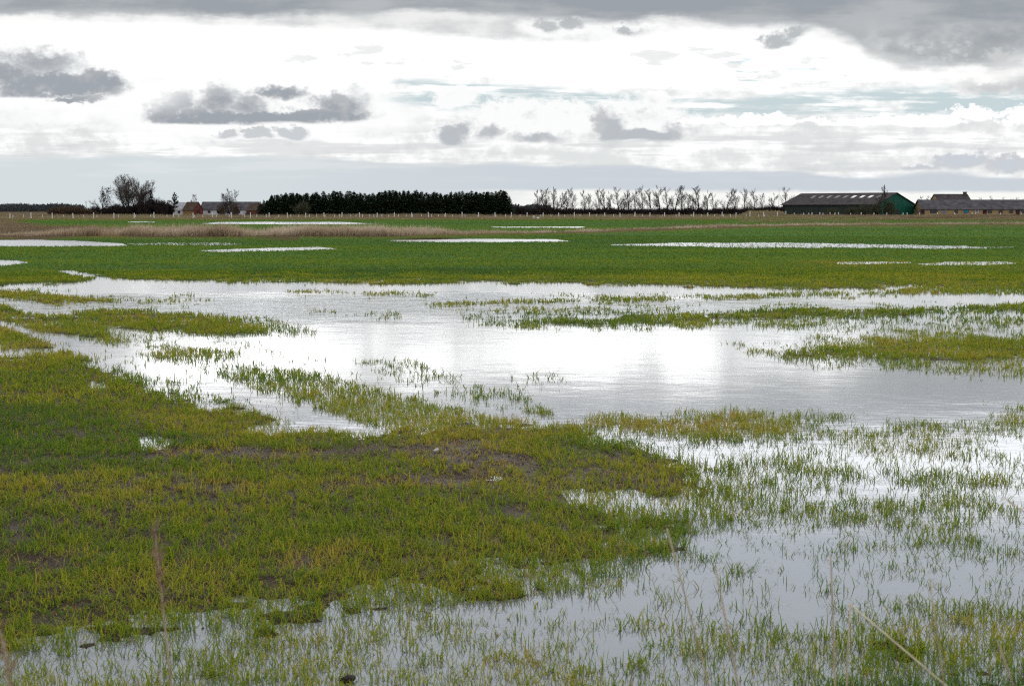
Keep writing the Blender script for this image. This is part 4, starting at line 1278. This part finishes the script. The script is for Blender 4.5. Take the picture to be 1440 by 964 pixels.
M['blue_paint'] = noisy_mat('blue_paint', (.03, .22, .38), (.05, .30, .48), scale=1, rough=.5)
M['dark_door'] = noisy_mat('dark_door', (.05, .02, .025), (.09, .04, .045), scale=1, rough=.7)
M['post'] = noisy_mat('whitewashed_post', (.66, .64, .60), (.84, .83, .79), scale=2.0, rough=.85, coord='Object')
M['wire'] = noisy_mat('galvanised_wire', (.25, .25, .25), (.35, .35, .35), rough=.4)
M['metal'] = noisy_mat('mast_metal', (.18, .18, .19), (.28, .28, .29), rough=.5)


def gable_house(name, loc, rz, L, Wd, eave, ridge, wall, roof, label, over=.35, thick=.14, gable_mat=None, cat='building', hip=0.0):
    """long axis along local x (0..L), width along y (0..Wd)"""
    e = empty(name, loc, rz)
    tag(e, label, cat)
    m = MB(); m.box(0, L, 0, Wd, -.3, eave); m.build('wall', M[wall], e)
    g = MB()
    g.prism([(0, eave+.003), (Wd, eave+.003), (Wd/2, ridge-.05)], 0.002, L-.002)
    g.build('gable', M[gable_mat or wall], e)
    r_ = MB()
    k = (ridge-eave)/(Wd/2)
    y0, z0 = -over, eave-over*k
    r_.prism([(y0, z0), (Wd/2, ridge), (Wd/2, ridge+thick), (y0, z0+thick)], -over, L+over)
    r_.prism([(Wd+over, z0), (Wd+over, z0+thick), (Wd/2+.002, ridge+thick-.002), (Wd/2+.002, ridge-.002)], -over, L+over)
    ro = r_.build('roof', M[roof], e)
    e['k'] = k
    return e, ro


# barn: near corner in front, gable to the right, long dark wall running away to the left
TH = R(41.4)
bx0, by0 = gx(1232, 398), 398
# local x runs from the far left end to the near corner
Lb, Wb = 32.5, 18.6
rot = -(math.pi/2-TH)
dirx = Vector((math.cos(rot), math.sin(rot), 0))
org = Vector((bx0, by0, 0))-dirx*Lb
barn, barn_roof = gable_house('barn', org, rot, Lb, Wb, 3.55, 6.75, 'dark_wall', 'roof_barn', 'large dark green barn with pale roof lights and bright green gable end', over=.5, gable_mat='dark_wall')
k = (6.75-3.55)/(Wb/2)
g = MB(); g.prism([(0.02, .0), (Wb-.02, .0), (Wb-.02, 3.6), (Wb/2, 6.68), (0.02, 3.6)], Lb+.012, Lb+.06)
o = g.build('gable_cladding', M['green_wall'], barn); o['label'] = 'bright green clad gable end of the barn'
for i in range(9):
    x = 6.0+i*2.85
    m = MB()
    ya, yb = 5.0, 6.9
    za, zb = 3.55+k*ya+.15, 3.55+k*yb+.15
    n = len(m.v)
    m.v += [(x, ya, za), (x+1.1, ya, za), (x+1.1, yb, zb), (x, yb, zb), (x, ya, za+.05), (x+1.1, ya, za+.05), (x+1.1, yb, zb+.05), (x, yb, zb+.05)]
    m.f += [(4, 5, 6, 7), (0, 1, 5, 4), (1, 2, 6, 5), (2, 3, 7, 6), (3, 0, 4, 7)]
    m.build('roof_light', M['sheet' if i in (5, 6, 7) else 'dull_sheet'], barn)
m = MB(); m.box(Lb+.05, Lb+.14, 9.3, 10.6, 0, 2.2); d_ = m.build('door', M['dark_door'], barn)
m = MB(); m.box(Lb+.14, Lb+.2, 9.45, 9.6, 1.0, 1.15); m.build('handle', M['metal'], d_)
for x in (9.0, 20.5):
    m = MB(); m.box(x, x+3.8, -.09, -.004, 0, 3.0); m.build('sliding_door', M['dark_wall'], barn)

# long low stable
Ls = 62.0
sx0 = gx(1297, 402)
st_, st_roof = gable_house('stable', (sx0, 402, 0), R(-1.2), Ls, 9.0, 2.25, 4.75, 'yellow_brick', 'roof_grey', 'long low yellow brick stable with grey corrugated roof beside the barn', over=.4)
pm = 5.0
def sxp(px): return (gx(px, 402)-sx0)
for (px, w_, kind_) in [(1313,3.2,'dark'),(1327,1.6,'blueg'),(1344,1.2,'dark'),(1358,2.0,'blue'),(1373,1.4,'white'),(1391,1.6,'dark'),(1406,1.6,'dark'),(1421,1.4,'dark'),(1437,1.6,'dark'),(1455,1.6,'dark'),(1473,1.6,'dark'),(1490,1.6,'dark')]:
    x = sxp(px); f_ = MB(); z0, z1 = 1.15, 2.0
    w2 = w_/2*.6
    f_.box(x-w2-.07, x-w2, -.07, -.004, z0-.07, z1+.07); f_.box(x+w2, x+w2+.07, -.07, -.004, z0-.07, z1+.07)
    f_.box(x-w2, x+w2, -.07, -.004, z1, z1+.07); f_.box(x-w2, x+w2, -.09, -.004, z0-.07, z0)
    fo = f_.build('window', M['white_paint' if kind_ == 'white' else 'blue_paint' if kind_ == 'blueg' else 'dark_door'], st_)
    p_ = MB(); p_.box(x-w2, x+w2, -.035, -.005, z0, z1); p_.build('pane', M['blue_paint' if kind_ == 'blue' else 'sheet' if kind_ in ('white', 'blueg') else 'glass'], fo)
for (px, w_) in [(1297, 1.2), (1384, 1.1), (1430, 1.1)]:
    x = sxp(px); m = MB(); m.box(x-w_/2, x+w_/2, -.06, -.004, 0, 2.05); do = m.build('door', M['dark_door'], st_)
    m = MB(); m.box(x+w_/2-.2, x+w_/2-.1, -.1, -.06, 1.0, 1.12); m.build('handle', M['metal'], do)

# dwelling behind the stable
hx0 = gx(1322, 424)
hs, hr_ = gable_house('farmhouse', (hx0, 424, 0), R(9), 10.2, 8.0, 3.6, 6.6, 'yellow_brick', 'roof_dark', 'farmhouse with dark roof and chimney rising behind the long stable', over=.3, gable_mat='yellow_brick')
m = MB(); m.box(9.2, 10.0, 3.5, 4.4, 6.2, 7.25); m.box(9.12, 10.08, 3.42, 4.48, 7.25, 7.38); m.build('chimney', M['roof_brown'], hr_)
m = MB(); m.box(.9, 2.1, .55, 1.9, 3.85, 4.95); dm = m.build('dormer', M['white_paint'], hs)
m = MB(); m.box(1.15, 1.85, .49, .545, 4.1, 4.75); m.build('pane', M['glass'], dm)

# farm on the left, 470 m away
fy = 476
f1, _r = gable_house('farmhouse', (gx(243, fy), fy, 0), R(4), 4.6, 7.0, 2.0, 4.4, 'white_wall', 'pale_roof', 'small whitewashed farm building with pale roof at the left end', over=.2)
m = MB(); m.box(1.6, 2.5, -.06, -.004, .8, 1.7); w_ = m.build('window', M['white_paint'], f1)
m = MB(); m.box(1.68, 2.42, -.075, -.062, .88, 1.62); m.build('pane', M['glass'], w_)
rotg = R(-30)
f2o = Vector((gx(272, fy-6), fy-6, 0))
dirg = Vector((math.cos(rotg), math.sin(rotg), 0))
f2, _r = gable_house('outbuilding', f2o-dirg*4.6, rotg, 4.6, 4.6, 2.0, 4.5, 'orange_wall', 'roof_brown', 'brown-roofed farm outbuilding with bright red gable facing right', over=.25, gable_mat='red_wall')
g = MB(); g.prism([(0.02, 0), (4.58, 0), (4.58, 2.0), (2.3, 4.4), (.02, 2.0)], 4.61, 4.66); g.build('gable_wall', M['red_wall'], f2)
m = MB(); m.box(4.665, 4.73, 1.7, 2.9, 0, 2.0); m.build('door', M['dark_door'], f2)
f3, _r = gable_house('long_farm_building', (gx(282, fy+4), fy+4, 0), R(-2), 18.6, 8.0, 2.05, 4.6, 'white_wall', 'roof_grey', 'long whitewashed farm building under a grey roof behind bare trees', over=.3)
for x in (2.5, 5.5, 9.0, 12.5, 15.5):
    m = MB(); m.box(x, x+.9, -.06, -.004, .9, 1.7); w_ = m.build('window', M['roof_brown'], f3)
    m = MB(); m.box(x+.07, x+.83, -.075, -.062, .97, 1.63); m.build('pane', M['glass'], w_)
rotg = R(-32)
f4o = Vector((gx(363, fy-5), fy-5, 0)); dirg = Vector((math.cos(rotg), math.sin(rotg), 0))
f4, _r = gable_house('shed', f4o-dirg*5.0, rotg, 5.0, 3.4, 1.9, 3.9, 'red_wall', 'roof_brown', 'small dark red shed half hidden by the first spruces', over=.2)
m = MB(); m.box(5.004, 5.06, 1.1, 2.1, 0, 1.8); m.build('door', M['dark_door'], f4)

# mast and pole
def pole(name, px, Y, tp, r_, label, cat, arms=True):
    e = empty(name, (gx(px, Y), Y, 0)); tag(e, label, cat)
    h = hgt(tp, Y)
    m = MB(); m.tube([(0, 0, -.2), (0, 0, h)], [r_*1.3, r_*.6], 6); m.build('shaft', M['metal'], e)
    m = MB()
    if arms:
        for z in (h*.82, h*.93): m.box(-.45, .45, -.03, .03, z, z+.06)
    else:
        m.box(-.12, .12, -.12, .12, h*.30, h*.36)
    m.build('crossarm' if arms else 'bracket', M['metal'], e)


pole('antenna_mast', 1095, 520, 263.5, .07, 'thin grey mast rising above the windbreak left of the barn', 'mast', arms=False)
pole('utility_pole', 121.5, 520, 282, .13, 'short dark pole left of the windswept farm tree', 'pole')

# ------------------------------------------------------------------ fences
def post_mesh(seed, h, w_):
    rg = random.Random(seed); m = MB()
    a = rg.uniform(-.04, .04)
    m.tube([(0, 0, -.3), (a*.5*h, 0, h*.5), (a*h, 0, h-.05), (a*h, 0, h)], [w_, w_*.97, w_*.95, w_*.6], 7)
    return m.mesh('post', M['post'])


def fence(name, posts, h, w_, label, wires=2):
    p0 = posts[0]
    e = empty(name, (gx(*p0), p0[1], 0)); tag(e, label, 'fence')
    vs = [post_mesh(i+int(h*100), h, w_) for i in range(5)]
    base = e.location.copy()
    for i, (px, Y) in enumerate(posts):
        o = make_obj('post', vs[i % 5], e)
        x = gx(px, Y)
        z = float(lookup(H, np.array([x]), np.array([float(Y)]))[0])
        o.location = Vector((x, Y, max(z, 0)))-base
        s_ = random.uniform(.9, 1.1); o.scale = (1, 1, s_); o.rotation_euler = (random.gauss(0, .03), random.gauss(0, .04), random.uniform(0, 6))
    for k in range(wires):
        m = MB()
        pts = [Vector((gx(px, Y), Y-.09, h*(.45+.42*k)))-base for (px, Y) in posts]
        m.tube(pts, [.004]*len(pts), 3); m.build('wire', M['wire'], e)


A, B = (gx(14, 333), 333), (gx(1093, 418), 418)
Lf = math.hypot(B[0]-A[0], B[1]-A[1]); nf = int(Lf/4.66)
posts = []
for i in range(-9, nf+1):
    t_ = i/nf; X_, Y_ = A[0]+(B[0]-A[0])*t_, A[1]+(B[1]-A[1])*t_
    Y2 = 333+ (Y_-333)*.40         # the line bends slightly towards the field
    px_q = 720+FPX*X_/(Y_*CP+CAM_H*SP)
    posts.append((px_q, Y2))
fence('post_fence', posts, 1.30, .115, 'long line of tall whitewashed fence posts across the far field edge')
short = []
px = 18.0
dens_px = [(0, 24), (350, 14), (560, 10), (720, 22), (1000, 18), (1100, 12), (1440, 14)]
while px < 1080:
    short.append((px, 341+px/1080*20))
    px += np.interp(px, [a for a, b in dens_px], [b for a, b in dens_px])*random.uniform(.5, 1.5)
fence('low_post_fence', short, .85, .085, 'lower uneven row of pale short posts just behind the tall post fence', wires=1)
bp_ = [1105,1117,1130,1137,1141.5,1152.5,1157,1167,1174,1179,1196,1211,1229,1247,1270,1276,1293,1318,1343,1367,1372,1407,1436,1452,1475]
fence('barn_post_fence', [(p_, 379) for p_ in bp_], 1.15, .12, 'irregular pale posts standing before the barn and the stable', wires=1)

# two pale boulders on the far field edge
def boulder(seed, px, Y, w_, h_, label, mat, dz=0):
    rg = random.Random(seed)
    import bmesh
    bm = bmesh.new(); bmesh.ops.create_icosphere(bm, subdivisions=3, radius=1)
    for v in bm.verts:
        n_ = 1+.22*math.sin(v.co.x*3.1+seed)+.12*math.cos(v.co.y*4.7+v.co.z*3+seed)+rg.uniform(-.03, .03)
        v.co = Vector((v.co.x*w_*n_, v.co.y*w_*.7*n_, v.co.z*h_*n_))
    me = bpy.data.meshes.new('boulder'); bm.to_mesh(me); bm.free(); me.materials.append(mat)
    o = make_obj('boulder', me); o.location = (gx(px, Y), Y, h_*.5+dz); o.rotation_euler = (0, .2, seed)
    tag(o, label, 'boulder')
    return o


M['stone'] = noisy_mat('pale_stone', (.42, .36, .32), (.66, .62, .58), scale=2, rough=.9, bump=.3)
boulder(1, 750.5, 326, .30, .38, 'pinkish pale boulder at the edge of the far green field, left of two', M['stone'], .1)
boulder(2, 756.5, 322, .38, .22, 'whiter flat boulder at the edge of the far green field, right of two', M['white_paint'])

# near details: clod and pebble
M['clod'] = noisy_mat('wet_clod', (.012, .008, .006), (.045, .032, .025), scale=30, rough=.7, bump=.8)
M['pebble'] = noisy_mat('pebble', (.5, .48, .45), (.7, .68, .64), scale=20, rough=.8)
gxy = ground_pt(487, 958)
c_ = boulder(3, 487, gxy[1], .038, .014, 'dark wet clod of earth in the crop at the bottom edge', M['clod']); c_.location = (gxy[0], gxy[1], .012); c_.name = 'earth_clod'; c_['category'] = 'clod'
gxy = ground_pt(613, 640)
c_ = boulder(4, 613, gxy[1], .022, .012, 'white pebble lying on the bare muddy strip', M['pebble']); c_.location = (gxy[0], gxy[1], .045); c_.name = 'pebble'; c_['category'] = 'pebble'

# ------------------------------------------------------------------ dry reed stems standing close to the viewpoint
M['stem'] = noisy_mat('dry_stem', (.30, .22, .13), (.52, .42, .28), scale=14, rough=.7)
M['pale_stem'] = noisy_mat('pale_stem', (.50, .42, .28), (.68, .60, .44), scale=14, rough=.6)
M['plume'] = noisy_mat('seed_plume', (.26, .15, .10), (.45, .31, .22), scale=30, rough=.9)


def stem(top, bot, Yt, Yb, label, r_=.0022, mat='stem', plume=0.0, bend=.02, leaf=False):
    a = at(top[0], top[1], Yt); b = at(bot[0], bot[1], Yb)
    d = (b-a); t_ = (a.z-.0)/(a.z-b.z)
    g_ = a+d*t_
    if abs(g_.x) > 3: g_.x = math.copysign(3, g_.x)
    base = Vector((g_.x, g_.y, 0))
    e = empty('dry_stem', base); tag(e, label, 'dry stem')
    pts, rs = [], []
    n = 16
    for i in range(n+1):
        f = i/n; p = base.lerp(a, f)
        p.x += bend*math.sin(f*math.pi*2.3)*.35; p.y += bend*math.sin(f*math.pi)*.4
        pts.append(p-base); rs.append(1.2*r_*(1.25-.75*f)*(1.35 if i % 4 == 0 and 0 < i < n else 1))
    m = MB(); m.tube(pts, rs, 7); m.build('stalk', M[mat], e, smooth=True)
    if plume > 0:
        m = MB(); rg = random.Random(int(top[0]))
        for q in range(60):
            f = 1-plume*rg.random(); x = f*n; i = min(int(x), n-1); p = pts[i].lerp(pts[i+1], x-i)
            dv = Vector((rg.gauss(0, .5), rg.gauss(0, .5), 1)).normalized()
            l_ = rg.uniform(.012, .030)
            m.tube([p, p+dv*l_*.5, p+dv*l_], [.0006, .0009, .0002], 4)
        m.build('seed_head', M['plume'], e)
    if leaf:
        m = MB(); rg = random.Random(int(top[1]))
        p = pts[int(n*.72)]
        dv = Vector((rg.choice([-1, 1])*.5, .1, .8)).normalized()
        q = [p+dv*(.16*u)+Vector((0, 0, -.10*u*u)) for u in (0, .3, .6, 1)]
        w2 = [.004, .0045, .003, .0004]
        for i in range(3):
            s1, s2 = Vector((0, w2[i], 0)), Vector((0, w2[i+1], 0)); z_ = Vector((.0004, 0, .0006))
            m.quad(q[i]-s1, q[i]+s1, q[i+1]+s2, q[i+1]-s2); m.quad(q[i]-s1+z_, q[i+1]-s2+z_, q[i+1]+s2+z_, q[i]+s1+z_)
        m.build('leaf', M[mat], e)
    return e


stem((212, 742), (241, 964), 2.25, 2.2, 'blurred dry stem with brown seed plume standing before the left grass', r_=.0022, plume=.09, bend=.02)
stem((-3, 885), (12, 964), 1.7, 1.7, 'thick brown plumed dry stem at the bottom left corner', r_=.0032, plume=.12, bend=.01)
stem((931, 742), (1000, 964), 2.5, 2.4, 'slanting dry stem left of the pair in the bottom centre', r_=.0022, bend=.03)
stem((1001, 795), (1038, 964), 2.4, 2.3, 'jointed dry stem right of the pair in the bottom centre', r_=.0024, bend=.02, leaf=True)
stem((1166, 780), (1175, 964), 2.5, 2.4, 'upright dry stem, left of the two parallel ones at bottom right', r_=.0024, bend=.01)
stem((1193, 848), (1190, 964), 2.5, 2.4, 'short upright dry stem with bent tip at bottom right', r_=.0022, bend=.01)
stem((1192, 848), (1330, 964), 2.7, 2.5, 'pale straight straw leaning diagonally across the bottom right', r_=.0024, mat='pale_stem', bend=.01)
stem((1303, 812), (1328, 964), 2.5, 2.4, 'thin dry stem crossing the end of the pale diagonal straw', r_=.0018, bend=.02)
stem((1400, 900), (1424, 964), 2.3, 2.3, 'short brown dry stem near the bottom right corner', r_=.0026, bend=.01)
stem((1408, 698), (1460, 735), 2.6, 2.5, 'dry stem tip slanting in from the right edge', r_=.0018, bend=.01)

# ------------------------------------------------------------------ view
vs = SC.view_settings
vs.view_transform = 'Standard'; vs.look = 'None'; vs.exposure = 0.0; vs.gamma = 1.0
vs.use_curve_mapping = False
SC.render.engine = 'CYCLES'
SC.cycles.use_denoising = False
SC.cycles.use_adaptive_sampling = True
SC.cycles.adaptive_threshold = .02
SC.cycles.adaptive_min_samples = 20
SC.cycles.max_bounces = 5
SC.cycles.diffuse_bounces = 2
SC.cycles.glossy_bounces = 2
SC.cycles.transmission_bounces = 2
SC.cycles.transparent_max_bounces = 4
SC.cycles.caustics_reflective = False
SC.cycles.caustics_refractive = False
SC.cycles.filter_width = 1.2
